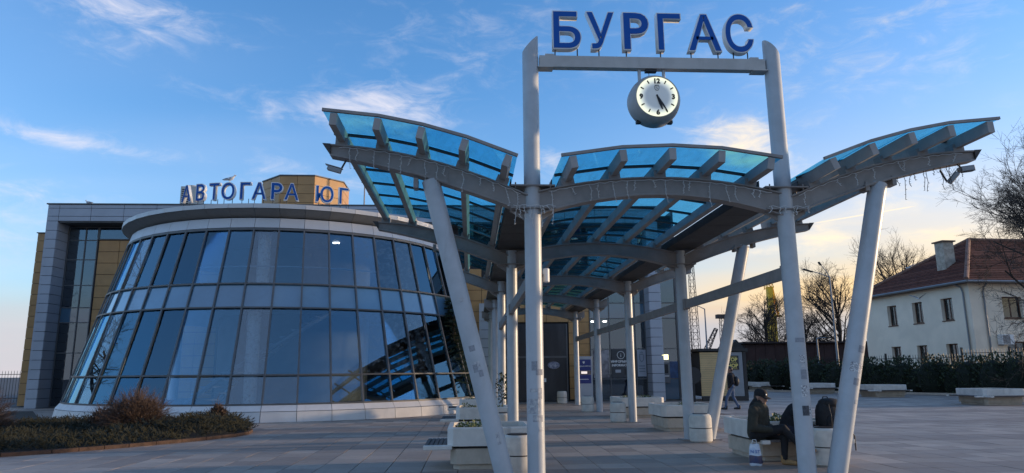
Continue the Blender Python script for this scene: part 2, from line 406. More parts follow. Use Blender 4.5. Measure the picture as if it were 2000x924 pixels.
for k in range(NF):
    y = k*SP; tall = (k == 0)
    for side, x in ((-1, 0.), (1, WD)):
        r0 = .135 if tall else .132
        mb = MB()
        if tall:
            n = 32; rings = [(0, 0), (4.5, 0), (6.88, 0)]
            for z, _ in rings: mb.v += [(x+r0*math.cos(2*math.pi*j/n), y+r0*math.sin(2*math.pi*j/n), z) for j in range(n)]
            top = [(x+r0*math.cos(2*math.pi*j/n), y+r0*math.sin(2*math.pi*j/n), 7.04-side*.15*math.cos(2*math.pi*j/n)) for j in range(n)]
            mb.v += top
            for i in range(3):
                for j in range(n): mb.f.append((i*n+j, i*n+(j+1) % n, (i+1)*n+(j+1) % n, (i+1)*n+j)); mb.mi.append(0)
            mb.f.append(tuple(3*n+j for j in range(n))); mb.mi.append(0)
            post = P(mb, 'tall_post', M_post, smooth=40)
        else:
            mb.tube([(x, y, 0), (x, y, 2.2), (x, y, 4.51)], r0, 28)
            post = P(mb, 'post', M_post, smooth=40)
        posts.append(post)
        for z in ((4.16, 4.53) if tall else (4.16,)):
            cm_ = MB().bx(x-.36, x+.36, y-.16, y+.16, z, z+.022)
            for sx in (-1, 1):
                for sy in (-1, 1): cm_.tube([(x+sx*.28, y+sy*.13, z-.03), (x+sx*.28, y+sy*.13, z+.06)], .012, 6)
            P(cm_, 'collar_plate', M_beam, post)
        for sx in (-1, 1):
            g_ = MB().add([(x+sx*.1, y-.01, 4.158), (x+sx*.34, y-.01, 4.158), (x+sx*.34, y-.01, 4.12), (x+sx*.1, y-.01, 3.97), (x+sx*.1, y+.01, 4.158), (x+sx*.34, y+.01, 4.158), (x+sx*.34, y+.01, 4.12), (x+sx*.1, y+.01, 3.97)],
                   [(0,1,2,3),(7,6,5,4),(0,4,5,1),(1,5,6,2),(2,6,7,3),(3,7,4,0)])
            P(g_, 'gusset', M_beam, post)
        bp = MB().bx(x-.22, x+.22, y-.22, y+.22, 0.002, .016)
        P(bp, 'base_plate', M_beam, post)
    # beams
    ibeam([.08+(WD-.16)*i/16 for i in range(17)], lambda x: c_top(x-CX), lambda x: c_bot(x-CX), y, 'arched_beam')
    ext = {0: (3.24, 3.33), 1: (3.24, 3.33), 2: (1.45, 2.15)}.get(k, (.45, .45))
    for side, e in ((-1, ext[0]), (1, ext[1])):
        xc = 0 if side < 0 else WD
        b_ = ibeam([xc+side*(.08+(e-.08)*i/14) for i in range(15)] if side > 0 else [xc-(.08+(e-.08)*i/14) for i in range(14, -1, -1)],
                   lambda x, xc=xc, s=side: w_top((x-xc)*s), lambda x, xc=xc, s=side: w_bot((x-xc)*s), y, 'wing_beam')
        if k < 2:   # slanted cut of the beam tip and raking post
            tip = MB(); xa = xc+side*e; zt, zb = w_top(e), w_bot(e)
            tip.add([(xa, y-.118, zt+.004), (xa+side*.13, y-.118, zt+.012), (xa, y-.118, zb+.01), (xa, y+.118, zt+.004), (xa+side*.13, y+.118, zt+.012), (xa, y+.118, zb+.01)],
                    [(0,1,2),(5,4,3),(0,3,4,1),(1,4,5,2),(2,5,3,0)])
            P(tip, 'beam_tip', M_gut, b_)
            xt, xb = xc+side*1.64, xc+side*.46
            rp = MB().tube([(xb, y, 0), ((xt+xb)/2, y, 2.32), (xt, y, 4.64)], .145, 30)
            rpo = P(rp, 'raking_post', M_post, smooth=40); posts.append(rpo)
            P(MB().box((xt, y, 4.665), (.62, .26, .03), Matrix.Rotation(-side*R(16), 3, 'Y')).bx(xt-.27, xt-.2, y-.1, y+.1, 4.50, 4.66).bx(xt+.2, xt+.27, y-.1, y+.1, 4.60, 4.76), 'saddle_plate', M_beam, rpo)
            P(MB().bx(xb-.24, xb+.24, y-.24, y+.24, .002, .018), 'base_plate', M_beam, rpo)
# tie rails between the posts
for (x, k0, k1, z) in [(WD+.03, 0, 4, 3.17), (-.03, 0, 2, 3.06)]:
    for k in range(k0, k1):
        ra = MB().bx(x-.045, x+.045, k*SP+.17, (k+1)*SP-.17, z-.1, z+.1).bx(x-.06, x+.06, k*SP+.10, k*SP+.30, z-.12, z+.125).bx(x-.06, x+.06, (k+1)*SP-.30, (k+1)*SP-.1, z-.12, z+.125)
        P(ra, 'tie_rail', M_beam)
# rafters, brackets, glazing
YF = -.87; YE_C = 24.6; ROW = SP/6
def slope_wing(d): return math.atan(.48-.134*d)
roofs = []
for u in (-1.5, -.75, 0, .75, 1.5): roofs.append((CX+u, c_top(u), math.atan(-.124*u), YF, YE_C))
wing_d = (.51, 1.15, 1.79, 2.43, 3.07)
for d in wing_d:
    ye = 6.35 if d > 2.0 else 12.1
    roofs.append((-d, w_top(d), -slope_wing(d), YF, 6.35 if d > 1.5 else 12.1)); roofs.append((WD+d, w_top(d), slope_wing(d), YF, ye))
RH, RW, CL = .185, .105, .055
for (x, zt, a, y0, y1) in roofs:
    rot = Matrix.Rotation(-a, 3, 'Y'); nv = rot @ Vector((0, 0, 1))
    c = Vector((x, (y0+y1)/2, zt)) + nv*(CL+RH/2)
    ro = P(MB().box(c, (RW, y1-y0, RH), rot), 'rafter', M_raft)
    for k in range(NF):
        yy = k*SP
        if y0 < yy < y1: P(MB().box(Vector((x, yy, zt))+nv*(CL/2+.03), (RW+.09, .20, CL+.07), rot), 'bracket', M_beam, ro)
GO = CL+RH+.035
def roof_pt_c(u): 
    a = math.atan(-.124*u); return Vector((CX+u-math.sin(a)*GO, 0, c_top(u)+math.cos(a)*GO))
def roof_pt_w(d, s):
    a = slope_wing(d); x = (0 if s < 0 else WD)+s*d
    return Vector((x-s*math.sin(a)*GO, 0, w_top(d)+math.cos(a)*GO))
def glaze(pts, y0, rows):
    "pts: roof-section points at the pane edges; one pane per cell, one black bar per row, a curved trim in front"
    nd = lambda p, q: Vector((-(q-p).z, 0, (q-p).x)).normalized()
    for j in range(rows):
        ya, yb = y0+j*ROW, y0+(j+1)*ROW
        for i in range(len(pts)-1):
            p, q = pts[i], pts[i+1]
            if p.x > q.x: p, q = q, p
            n = nd(p, q); t = .007; e = (q-p).normalized()*.006
            vs = []
            for yy in (ya+.012, yb-.012):
                for pp in (p+e, q-e):
                    for sg in (-t, t): vs.append(pp+n*sg+Vector((0, yy, 0)))
            P(MB().add(vs, [(0,2,3,1),(4,5,7,6),(0,4,6,2),(1,3,7,5),(0,1,5,4),(2,6,7,3)]), 'glass_pane', M_roofglass)
        if j > 0:
            bb = MB()
            for i in range(len(pts)-1):
                p, q = pts[i], pts[i+1]
                if p.x > q.x: p, q = q, p
                n = nd(p, q); bb.bar(p-n*.028+Vector((0, ya, 0)), q-n*.028+Vector((0, ya, 0)), .055, .04, upv=n)
            P(bb, 'glazing_bar', M_bar)
    bb = MB()
    for i in range(len(pts)-1):
        p, q = pts[i], pts[i+1]
        if p.x > q.x: p, q = q, p
        n = nd(p, q); bb.bar(p+n*.01+Vector((0, y0+.01, 0)), q+n*.01+Vector((0, y0+.01, 0)), .05, .045, upv=n)
    P(bb, 'roof_trim', M_beam)
def fine(f, a, c, n=1): return [f(a+(c-a)*i/n) for i in range(n+1)]
glaze([roof_pt_c(u) for u in (-1.66, -.75, 0, .75, 1.66)], YF, 26)
for s in (-1, 1):
    pl = [roof_pt_w(d, s) for d in (.40, 1.15, 1.79, 2.43, 3.24)]
    glaze(pl, YF, 7)
    glaze([roof_pt_w(d, s) for d in ((.40, 1.15, 1.79) if s > 0 else (.40, 1.15, 1.40))], YF+7*ROW, 6)
# valley gutters over the post rows: dark sheet panels
for x in (0., WD):
    for j in range(26):
        ya = .14+j*ROW*.96
        if any(abs(ya-k*SP) < .1 for k in range(NF)): pass
        P(MB().bx(x-.33, x+.33, ya+.006, ya+ROW*.96-.006, 4.55, 4.585).bx(x-.345, x-.33, ya+.006, ya+ROW*.96-.006, 4.55, 4.72).bx(x+.33, x+.345, ya+.006, ya+ROW*.96-.006, 4.55, 4.72), 'gutter_panel', M_gut)
P(MB().bx(-.32, -.02-.13, .2, .25, 4.5, 4.54), 'gutter_hanger', M_gut)
# sign portal beam
sb = MB().bx(.15, WD-.15, -.07, .07, 6.62, 6.82).bx(.12, .38, -.1, .1, 6.60, 6.618).bx(WD-.38, WD-.12, -.1, .1, 6.60, 6.618).bx(.25, .40, -.05, .05, 6.822, 6.86).bx(WD-.40, WD-.25, -.05, .05, 6.822, 6.86)
P(sb, 'sign_beam', mat('sign_beam_paint', (.44, .42, .39), .5, var=.08, stain=((.25, .22, .2), 2, .55, .85)))
# stickers and torn paper on the posts (flat, wrapped round the tube)
M_st = [mat('sticker_grey', (.26, .27, .29), .8, var=.15, vscale=30), mat('sticker_pale', (.50, .50, .49), .8, col2=(.27, .28, .30), vscale=18), mat('sticker_white', (.7, .7, .68), .7, col2=(.12, .12, .14), vscale=45), mat('sticker_dark', (.05, .055, .065), .6, var=.4, vscale=30)]
def sticker(post, base, topp, r, t0, h, ang, wid, mi):
    "patch of paper on a post, t0 = height along the axis, ang = 0 faces the camera"
    a, c = Vector(base), Vector(topp); ax = (c-a).normalized()
    fr_ = (Vector((0, -1, 0)) - ax*ax.dot(Vector((0, -1, 0)))).normalized(); sd = ax.cross(fr_)
    mb = MB(); n = 5; rr = r+.0025
    for i in range(n+1):
        th = ang+wid/r*(i/n-.5)
        for hh in (t0, t0+h):
            mb.v.append(tuple(a+ax*hh+(fr_*math.cos(th)-sd*math.sin(th)*-1)*rr))
    for i in range(n): mb.f.append((2*i, 2*i+2, 2*i+3, 2*i+1)); mb.mi.append(0)
    return P(mb, 'sticker', M_st[mi], post)
pL, rL, pR, rR = posts[0], posts[2], posts[1], posts[3]
SB = {'pL': (posts[0], (0, 0, 0), (0, 0, 5), .135), 'pR': (posts[1], (WD, 0, 0), (WD, 0, 5), .135)}
rk = [o for o in posts if o.name.startswith('raking')]
SB['rL'] = (rk[0], (-.46, 0, 0), (-1.64, 0, 4.64), .145); SB['rR'] = (rk[1], (WD+.46, 0, 0), (WD+1.64, 0, 4.64), .145)
for key, t0, h, ang, wid, mi in [('pL', 1.62, .14, -.15, .09, 0), ('pL', 1.55, .09, .45, .12, 0), ('pL', 1.30, .05, -.3, .12, 1), ('pL', .98, .22, -.25, .2, 1), ('pL', .86, .1, .2, .16, 1), ('pL', .72, .06, .5, .06, 1), ('pL', 1.20, .16, .5, .07, 1),
                                 ('pR', 2.02, .07, .05, .16, 0), ('pR', 1.70, .12, .1, .09, 2), ('pR', 1.45, .15, .12, .10, 0), ('pR', 1.18, .18, .05, .11, 2), ('pR', .90, .15, .0, .11, 3), ('pR', .90, .15, .75, .10, 2), ('pR', 1.62, .06, .1, .06, 1),
                                 ('rL', 1.98, .09, -.1, .09, 0), ('rL', 1.72, .10, .05, .08, 1), ('rL', 1.58, .10, .2, .07, 0), ('rL', 2.75, .07, .1, .06, 1), ('rL', 1.66, .12, -.25, .07, 0), ('rL', .55, .18, .3, .06, 1),
                                 ('rR', 1.92, .11, .25, .10, 0), ('rR', 1.60, .15, .05, .22, 2), ('rR', 1.40, .11, .15, .09, 0), ('rR', 1.12, .06, .5, .05, 1)]:
    ps, ba, tp, rr = SB[key]; sticker(ps, ba, tp, rr, t0, h, ang, wid, mi)
# ------------------------------------------------------------------ signs
def norm_letter(ch, w, h, ext, offset):
    "letter mesh scaled to a box w x h, centred in x, standing on z = 0 (front towards -y)"
    me = text_mesh(ch, 1.0, ext, offset)
    xs = [v.co.x for v in me.vertices]; ys = [v.co.y for v in me.vertices]
    x0, x1, y0, y1 = min(xs), max(xs), min(ys), max(ys)
    for v in me.vertices:
        x, y, z = v.co
        v.co = ((x-(x0+x1)/2)*w/(x1-x0), -z, (y-y0)*h/(y1-y0))
    me.update(); return me
def letter(parent, ch, w, h, depth, loc, rz=0, stroke=.03, rim=.013):
    ch = {'Р': 'P'}.get(ch, ch)      # same shape, cleaner outline
    body = norm_letter(ch, w, h, depth/2, stroke); body.materials.append(M_white)
    o = mobj('letter', body, parent, loc=loc, rot=(0, 0, rz))
    k = rim*2
    face = norm_letter(ch, w-k, h-k, .004, stroke-.016); face.materials.append(M_blue)
    mobj('letter_face', face, o, loc=(0, -depth/2-.003, rim))
    return o
sgn = thing('city_name_sign', 'blue letters БУРГАС with white sides standing on the sign beam above the clock', 'sign', (CX, 0, 6.82))
for ch, x0, x1, feet in [('Б', .377, .87, (.42, .80)), ('У', .95, 1.445, (1.17,)), ('Р', 1.58, 2.04, (1.64,)), ('Г', 2.17, 2.60, (2.23,)), ('А', 2.70, 3.29, (2.76, 3.23)), ('С', 3.35, 3.86, (3.50, 3.75))]:
    lo = letter(sgn, ch, x1-x0, .70 if ch != 'С' else .73, .13, ((x0+x1)/2-CX, -.02, .115 if ch != 'С' else .10), stroke=.024, rim=.018)
    for fx in feet:
        MB().tube([(fx-CX-lo.location.x, 0, -.115), (fx-CX-lo.location.x, 0, .035)], .011, 8).build('support_rod', M_black, lo)
# clock
ck = thing('hanging_clock', 'round grey clock with lit dial hanging under the sign beam', 'clock', (2.065, 0, 6.03))
prof = [(.05, .18), (.30, .18), (.40, .13), (.432, .06), (.432, -.06), (.415, -.17), (.375, -.25), (.352, -.275), (.345, -.262), (.05, -.262)]
drum = MB().lathe([(r, -y) for r, y in prof][::-1] if False else [(r, y) for r, y in prof], n=48)
drum.v = [(x, z, y) for x, y, z in drum.v]; drum.f = [f[::-1] for f in drum.f]
drum.build('clock_case', mat('clock_case_grey', (.36, .345, .335), .45, var=.08, stain=((.22, .2, .19), 3, .5, .85)), ck, smooth=50)
def dial_mat():
    M = bpy.data.materials.new('clock_dial'); M.use_nodes = True; p = M.node_tree.nodes['Principled BSDF']; q = NB(M.node_tree)
    p.inputs['Base Color'].default_value = (.50, .53, .53, 1); p.inputs['Roughness'].default_value = .3
    oc = q.n('ShaderNodeTexCoord').outputs['Object']; ln = q.vm('LENGTH', oc)
    q.l(q.mix(q.ramp(ln, .18, .33), (.72, .8, .82, 1), (1, 1, .66, 1)), p.inputs['Emission Color'])
    q.l(q.m('ADD', .06, q.m('MULTIPLY', q.ramp(ln, .17, .335), .34)), p.inputs['Emission Strength']); return M
dial = MB().lathe([(.02, -.006), (.343, -.006), (.343, .0), (.02, .0)], n=48); dial.v = [(x, z, y) for x, y, z in dial.v]
dl = dial.build('dial', dial_mat(), ck, loc=(0, -.262, 0))
for k in range(12):
    a = R(30*k); c, s_ = math.sin(a), math.cos(a)
    if k % 3:
        MB().bar((c*.255, -.012, s_*.255), (c*.315, -.012, s_*.315), .020, .006, upv=(0, 1, 0)).build('hour_mark', M_black, dl)
    else:
        t = {0: '12', 3: '3', 6: '6', 9: '9'}[k]
        text_obj('numeral', t, .115, .003, M_black, dl, (c*.268, -.011, s_*.272-.040), offset=.006)
for ln, wd, ang, yy in ((.235, .034, 161.5, -.018), (.305, .026, 149.5, -.026)):
    a = R(ang); d = Vector((math.sin(a), 0, math.cos(a))); n = Vector((d.z, 0, -d.x))
    vs = []
    for y2 in (yy-.003, yy+.003): vs += [d*-.03+n*wd*.4+Vector((0, y2, 0)), d*-.03-n*wd*.4+Vector((0, y2, 0)), d*ln*.55-n*wd*.62+Vector((0, y2, 0)), d*ln-n*wd*.28+Vector((0, y2, 0)), d*ln+n*wd*.28+Vector((0, y2, 0)), d*ln*.55+n*wd*.62+Vector((0, y2, 0))]
    MB().add(vs, [(0,1,2,3,4,5), (11,10,9,8,7,6)]+[(i, (i+1) % 6+0, (i+1) % 6+6, i+6) for i in range(6)]).build('clock_hand', M_black, dl)
sh = [(-.036, .185), (.036, .185), (.036, .14), (.024, .115), (0, .105), (-.024, .115), (-.036, .14)]
em = MB()
for i in range(len(sh)):
    p, q_ = sh[i], sh[(i+1) % len(sh)]; em.bar((p[0], -.011, p[1]), (q_[0], -.011, q_[1]), .008, .005, upv=(0, 1, 0))
em.bar((-.02, -.011, .165), (.008, -.011, .15), .006, .005, upv=(0, 1, 0)).bar((.02, -.011, .14), (-.01, -.011, .13), .006, .005, upv=(0, 1, 0))
for x in (-.028, -.014, 0, .014, .028): em.bar((x, -.011, .19), (x*1.25, -.011, .215-abs(x)*.3), .005, .005, upv=(0, 1, 0))
em.build('emblem', mat('emblem_grey', (.12, .14, .16), .6), dl)
for x in (-.215, .205):
    MB().tube([(x, .0, .36), (x, .0, .59)], .028, 12).build('hanger_rod', M_post, ck, smooth=40)
MB().bx(-.11, .08, -.05, .05, .545, .588).build('junction_box', M_black, ck)
MB().tube([(-.06, 0, .55), (-.045, 0, .50), (-.06, 0, .46), (-.04, 0, .41)], .006, 6).build('cable', M_black, ck)
for x in (-.27, .27): MB().box((x, .0, -.35), (.07, .09, .05)).build('drain_cap', M_gut, ck)

# ------------------------------------------------------------------ rotunda
rx, ry = ROT_C
rot_t = thing('glass_rotunda', 'round leaning glass hall with pale cornice and white plinth', 'building', (rx, ry, 0))
PH0, DPH = R(-82.372), R(7.228)
ang = lambda k: PH0+k*DPH
def pt(r, z, k): return Vector((r*math.cos(ang(k)), r*math.sin(ang(k)), z))
rcone = lambda z: 9.1-.2768*(z-.594)
LV = [.594, 1.58, 3.983, 4.882, 7.042]
K0, K1 = -12, 14
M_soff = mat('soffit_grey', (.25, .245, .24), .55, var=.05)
def facet(k, z0, r0, z1, r1, t, gap, name, m_, parent=rot_t, extra=0.):
    "flat panel between two mullion lines, thickness t inwards"
    vs = []
    nrm = (pt(1, 0, k+.5)).normalized()
    for dd in (0, -t):
        for (kk, sg) in ((k, 1), (k+1, -1)):
            for (r, z, zs) in ((r0, z0, 1), (r1, z1, -1)):
                p = pt(r, z, kk); tang = (pt(r, z, k+1)-pt(r, z, k)).normalized()
                vs.append(p+tang*sg*gap+Vector((0, 0, zs*gap*.8))+nrm*(dd+extra))
    fs = [(0,2,3,1),(4,5,7,6),(0,1,5,4),(2,6,7,3),(1,3,7,5),(0,4,6,2)]
    return MB().add(vs, fs).build(name, m_, parent)
PALE = {(3, -1), (3, 1), (3, 3), (3, 4), (3, 5), (1, -1), (1, 3), (1, 4), (1, 5), (0, -1), (0, 0), (1, -7), (0, -7), (3, -7)}
for k in range(K0, K1):
    for i in range(4):
        a = i == 2
        facet(k, LV[i], rcone(LV[i]), LV[i+1], rcone(LV[i+1]), .014, .03, 'spandrel_pane' if a else 'glass_pane', M_span if a else M_glass2 if (i, k) in PALE else M_glass, extra=-.03)
    facet(k, 7.10, rcone(7.10)+.03, 7.50, rcone(7.50)+.03, .05, .008, 'fascia_panel', M_alu)
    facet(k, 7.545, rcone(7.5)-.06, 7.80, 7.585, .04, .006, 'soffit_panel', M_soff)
    facet(k, 7.805, 7.60, 7.985, 7.60, .05, .006, 'cornice_panel', M_alu)
    facet(k, .36, 9.30, .585, 9.13, .08, .010, 'plinth_cap', M_plinth)
    facet(k, .0, 9.36, .358, 9.31, .08, .010, 'plinth_panel', M_plinth)
for k in range(K0, K1+1):
    p, q_ = pt(rcone(.58)+.015, .58, k), pt(rcone(7.08)+.015, 7.08, k)
    MB().bar(p, q_, .062, .05, upv=pt(1, 0, k)).build('mullion', M_mull, rot_t)
for z in LV:
    tb = MB()
    for k in range(K0, K1):
        tb.bar(pt(rcone(z)+.008, z, k), pt(rcone(z)+.008, z, k+1), .085, .055 if z < 7 else .08, upv=(0, 0, 1))
    tb.build('transom', M_mull, rot_t)
def disc(r, z0, z1, n=50, name='', m_=None, parent=rot_t):
    return MB().lathe([(r, z0), (r, z1)], n=n).build(name, m_, parent)
disc(9.0, .0, .30, 50, 'plinth_core', M_dark)
M_int = mat('interior_floor', (.20, .20, .21), .5, var=.1)
disc(8.75, .302, .40, 50, 'ground_floor', M_int)
disc(7.75, 4.15, 4.70, 50, 'upper_floor', mat('slab_edge', (.30, .31, .32), .6))
disc(7.12, 7.05, 7.3, 50, 'ceiling', M_int)
disc(7.52, 7.84, 8.0, 50, 'roof_deck', M_alu)
M_icol = mat('interior_column', (.85, .83, .79), .5)
for a in (-88, -33, -145, 24, -204):
    for z0, z1 in ((.40, 4.15), (4.70, 7.05)):
        rr = 7.3 if z0 < 1 else 6.5
        MB().tube([(rr*math.cos(R(a)), rr*math.sin(R(a)), z0), (rr*math.cos(R(a)), rr*math.sin(R(a)), z1)], .24, 20).build('inner_column', M_icol, rot_t, smooth=40)
core = MB()
for j in range(24):
    a0, a1 = R(10+j*14.2), R(10+(j+1)*14.2)
core.lathe([(3.4, .4), (3.4, 7.05)], n=24)
core.build('core_wall', mat('interior_wall', (.10, .105, .11), .7, var=.2, vscale=.8), rot_t, smooth=40)
# inside: stair and upper balustrade, ceiling lights that are on
st = MB()
for i in range(14):
    a = R(-118+i*4.2); z = .6+i*.27
    c = Vector((5.2*math.cos(a), 5.2*math.sin(a), z)); st.box(c, (1.5, .36, .06), Matrix.Rotation(a, 3, 'Z'))
st.tube([(4.45*math.cos(R(-118+i*4.2)), 4.45*math.sin(R(-118+i*4.2)), .5+i*.27) for i in range(15)], .07, 6).tube([(5.95*math.cos(R(-118+i*4.2)), 5.95*math.sin(R(-118+i*4.2)), .5+i*.27) for i in range(15)], .09, 6)
st.build('staircase', mat('stair_grey', (.25, .26, .28), .5), rot_t)
bal = MB(); bal.tube([(7.0*math.cos(R(j*6)), 7.0*math.sin(R(j*6)), 5.65) for j in range(61)], .03, 6)
bal.build('balustrade', M_steel, rot_t)
M_lit = mat('lit_fitting', (1, 1, 1), .5, emit=((1, .97, .9), 5))
for a, r, z in ((-66, 6.9, 4.11), (-60, 5.2, 7.01)): MB().bx(r*math.cos(R(a))-.13, r*math.cos(R(a))+.13, r*math.sin(R(a))-.05, r*math.sin(R(a))+.05, z, z+.03).build('ceiling_light', M_lit, rot_t)
# roof sign on the cornice
sg2 = thing('station_name_sign', 'blue letters АВТОГАРА ЮГ with white sides on the rotunda cornice', 'sign', (rx, ry, 8.01))
for ch, a_deg, w in [('А', -111.3, .48), ('В', -106.4, .41), ('Т', -101.9, .45), ('О', -97.6, .55), ('Г', -92.5, .42), ('А', -88.5, .56), ('Р', -83.5, .45), ('А', -79.3, .57), ('Ю', -69.8, .70), ('Г', -64.1, .40)]:
    a = R(a_deg); rr = 7.42
    lo = letter(sg2, ch, w, .70, .14, (rr*math.cos(a), rr*math.sin(a), .14), rz=a+math.pi/2, stroke=.024, rim=.028)
    for fx in (-w*.3, w*.3): MB().tube([(fx, 0, -.14), (fx, 0, .05)], .013, 6).build('support_rod', M_black, lo)
# ------------------------------------------------------------------ main station building
YB, YR = 26.5, 27.6
bd = thing('station_building', 'bus station block with grey framed portal and ochre cladding panels behind the rotunda', 'building', (-7, YB, 0))
def B(mb, name, mats, parent=bd, smooth=None, bevel=0): return P(mb, name, mats, parent, smooth, bevel, off=(-7, YB, 0))
B(MB().bx(-23.4, 10.55, YR+.12, 44, 0, 10.4), 'core_block', M_dark)
B(MB().bx(-23.35, 9.3, YB+.05, YR+.1, 9.72, 10.6), 'portal_beam_core', M_dark)
for xa, xb in ((-23.45, -23.05), (8.84, 9.32)): B(MB().bx(xa, xb, YB+.05, YR+.1, 0, 9.715), 'pillar_core', M_dark)
def panels(x0, x1, z0, z1, nx, nz, y, m_, name='cladding_panel', gap=.012, t=.04, parent=bd, xs=None, zs=None):
    xs = xs or [x0+(x1-x0)*i/nx for i in range(nx+1)]; zs = zs or [z0+(z1-z0)*i/nz for i in range(nz+1)]
    for i in range(len(xs)-1):
        for j in range(len(zs)-1):
            B(MB().bx(xs[i]+gap, xs[i+1]-gap, y, y+t, zs[j]+gap, zs[j+1]-gap), name, m_, parent)
zrow = [i*.485 for i in range(21)]; zrow[-1] = 9.72
panels(-23.55, -22.95, 0, 0, 1, 1, YB, M_alug, xs=[-23.55, -22.95], zs=zrow)
panels(8.74, 9.42, 0, 0, 1, 1, YB, M_alug, xs=[8.74, 9.42], zs=zrow)
for x in (-22.99, 8.74):       # returns into the recess
    for j in range(20): B(MB().bx(x, x+.04, YB+.05, YR+.08, zrow[j]+.012, zrow[j+1]-.012), 'return_panel', M_alur)
B(MB().bx(-23.56, -23.50, YB+.05, 30, 0, 10.6), 'side_cladding', M_alug)
panels(0, 0, 0, 0, 1, 1, YB, M_alug, xs=[-23.55, -22.95, -21.3, -19.6, -17.9, -16.2, -14.5, -12.8, -11.1, -9.4, -7.7, -6, -4.3, -2.6, -.9, .8, 2.5, 4.2, 5.9, 7.6, 9.42], zs=[9.72, 9.98, 10.42, 10.62])
B(MB().bx(-23.62, 9.5, YB-.05, 44, 10.63, 10.69), 'roof_edge', M_mull)
B(MB().bx(-22.9, 8.7, YB+.06, YR+.1, 9.66, 9.715), 'recess_soffit', M_mull)
# ochre panels
panels(0, 0, 0, 0, 1, 1, YR, M_yel, xs=[-21.3, -20.2, -19.1, -18.0, -16.9, -15.8, -14.7], zs=[.1+.627*i for i in range(15)])
panels(0, 0, 0, 0, 1, 1, YR, M_yel, xs=[-2.7, -1.55, -.4], zs=[.1+.6*i for i in range(13)])
panels(0, 0, 0, 0, 1, 1, YR, M_yel, xs=[4.42, 5.0, 5.6], zs=[.1+.6*i for i in range(11)])
panels(0, 0, 0, 0, 1, 1, YR, M_yel, xs=[-.4, .8, 2.0, 3.2, 4.42], zs=[4.3, 4.9, 5.5, 6.1, 6.7])
panels(0, 0, 0, 0, 1, 1, YR-.35, M_alug, xs=[-.55, 0.0], zs=zrow[:12])
# set-back ochre wing at the far left
wl = MB().bx(-26.03, -23.6, 30.06, 44, 0, 9.7); B(wl, 'wing_core', M_dark)
panels(0, 0, 0, 0, 1, 1, 30.0, M_yel, xs=[-26.05, -25.0, -23.6], zs=[.62*i for i in range(16)]+[9.74])
B(MB().bx(-26.1, -23.6, 29.95, 44, 9.75, 9.8), 'wing_roof_edge', M_mull)
# glazing in the recess: frames and panes
def window(x0, x1, zs, y, m_=None, xs=None, fr=.05, pane_m=None, parent=bd):
    xs = xs or [x0, x1]
    f = MB()
    for x in xs: f.bx(x-fr/2, x+fr/2, y-.05, y+.05, zs[0], zs[-1])
    fo = B(f, 'window_frame', M_mull)
    for z in zs: B(MB().bx(xs[0], xs[-1], y-.045, y+.045, z-fr/2, z+fr/2), 'window_rail', M_mull)
    for i in range(len(xs)-1):
        for j in range(len(zs)-1):
            mm = M_glassd if not pane_m else pane_m.get((i, j), M_glassd)
            B(MB().bx(xs[i]+fr/2, xs[i+1]-fr/2, y-.008, y+.008, zs[j]+fr/2, zs[j+1]-fr/2), 'pane', mm)
M_spanb = mat('spandrel_blue', (.025, .10, .17), .06, spec=1.0, coat=.8)
window(0, 0, [.05, 2.8, 4.4, 5.2, 6.4, 7.8, 8.87, 9.6], YR-.02, xs=[-22.9, -22.0, -21.36], pane_m={(0, 2): M_spanb, (1, 2): M_spanb})
window(0, 0, [8.93, 9.6], YR-.02, xs=[-21.3, -19.7, -18.1, -16.5, -14.9])
window(0, 0, [.05, 1.18, 2.8, 4.49, 5.35, 7.15, 8.2, 9.6], YR-.02, xs=[5.62, 6.7, 8.15, 8.72], pane_m={(i, j): M_spanb for i in range(3) for j in (3,)})
window(0, 0, [.05, 1.18, 2.8, 4.49, 5.35, 7.15, 9.6], YR-.02, xs=[9.45, 10.5], pane_m={(0, 3): M_spanb, (0, 0): M_spanb})
B(MB().bx(10.5, 10.62, YR-.1, 44, 0, 10.62), 'corner_post', M_mull)
# dim interior wall behind the right-hand windows
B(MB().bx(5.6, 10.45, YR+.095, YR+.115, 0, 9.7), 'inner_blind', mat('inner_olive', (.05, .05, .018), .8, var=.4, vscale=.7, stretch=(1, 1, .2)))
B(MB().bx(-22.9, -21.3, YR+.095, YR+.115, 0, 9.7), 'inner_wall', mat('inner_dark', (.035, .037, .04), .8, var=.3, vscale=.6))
for xa, wa in ((5.9, .42), (6.45, .2)): B(MB().box((xa, YR-.09, 4.32), (wa, .03, .05)), 'strip_light', M_lit)
# entrance doors
M_door = mat('door_leaf_dark', (.028, .028, .032), .4, var=.3, vscale=2, stretch=(1, 1, .2))
for i, (x0, x1) in enumerate([(.05, 1.48), (1.52, 2.9), (2.94, 4.34)]):
    dr = B(MB().bx(x0, x1, YR-.02, YR+.06, .02, 4.2), 'entrance_door', M_door)
    for (a, c) in ((x0, x0+.07), (x1-.07, x1)): B(MB().bx(a+.001, c, YR-.05, YR-.022, .02, 4.2), 'door_stile', M_mull, dr)
    B(MB().bx(x0+.07, x1-.07, YR-.05, YR-.022, 2.35, 2.45), 'door_rail', M_mull, dr)
B(MB().lathe([(.3, -.01), (.3, .01)], n=28), 'x', M_white) if False else None
ov = MB().prism([(.33*math.cos(2*math.pi*j/28), .20*math.sin(2*math.pi*j/28)) for j in range(28)], -.01, .01)
ov.v = [(x+3.55, YR-.07+z, y+1.95) for x, y, z in ov.v]; B(ov, 'oval_sign', mat('oval_print', (.45, .43, .46), .5, col2=(.12, .13, .2), vscale=9))
B(MB().bx(2.88, 3.12, YR-.08, YR-.055, 1.05, 1.25), 'door_notice', M_white)
B(MB().bx(.25, .75, YR-.12, YR-.055, 1.7, 2.1), 'notice_screen', mat('screen_grey', (.20, .25, .30), .3))
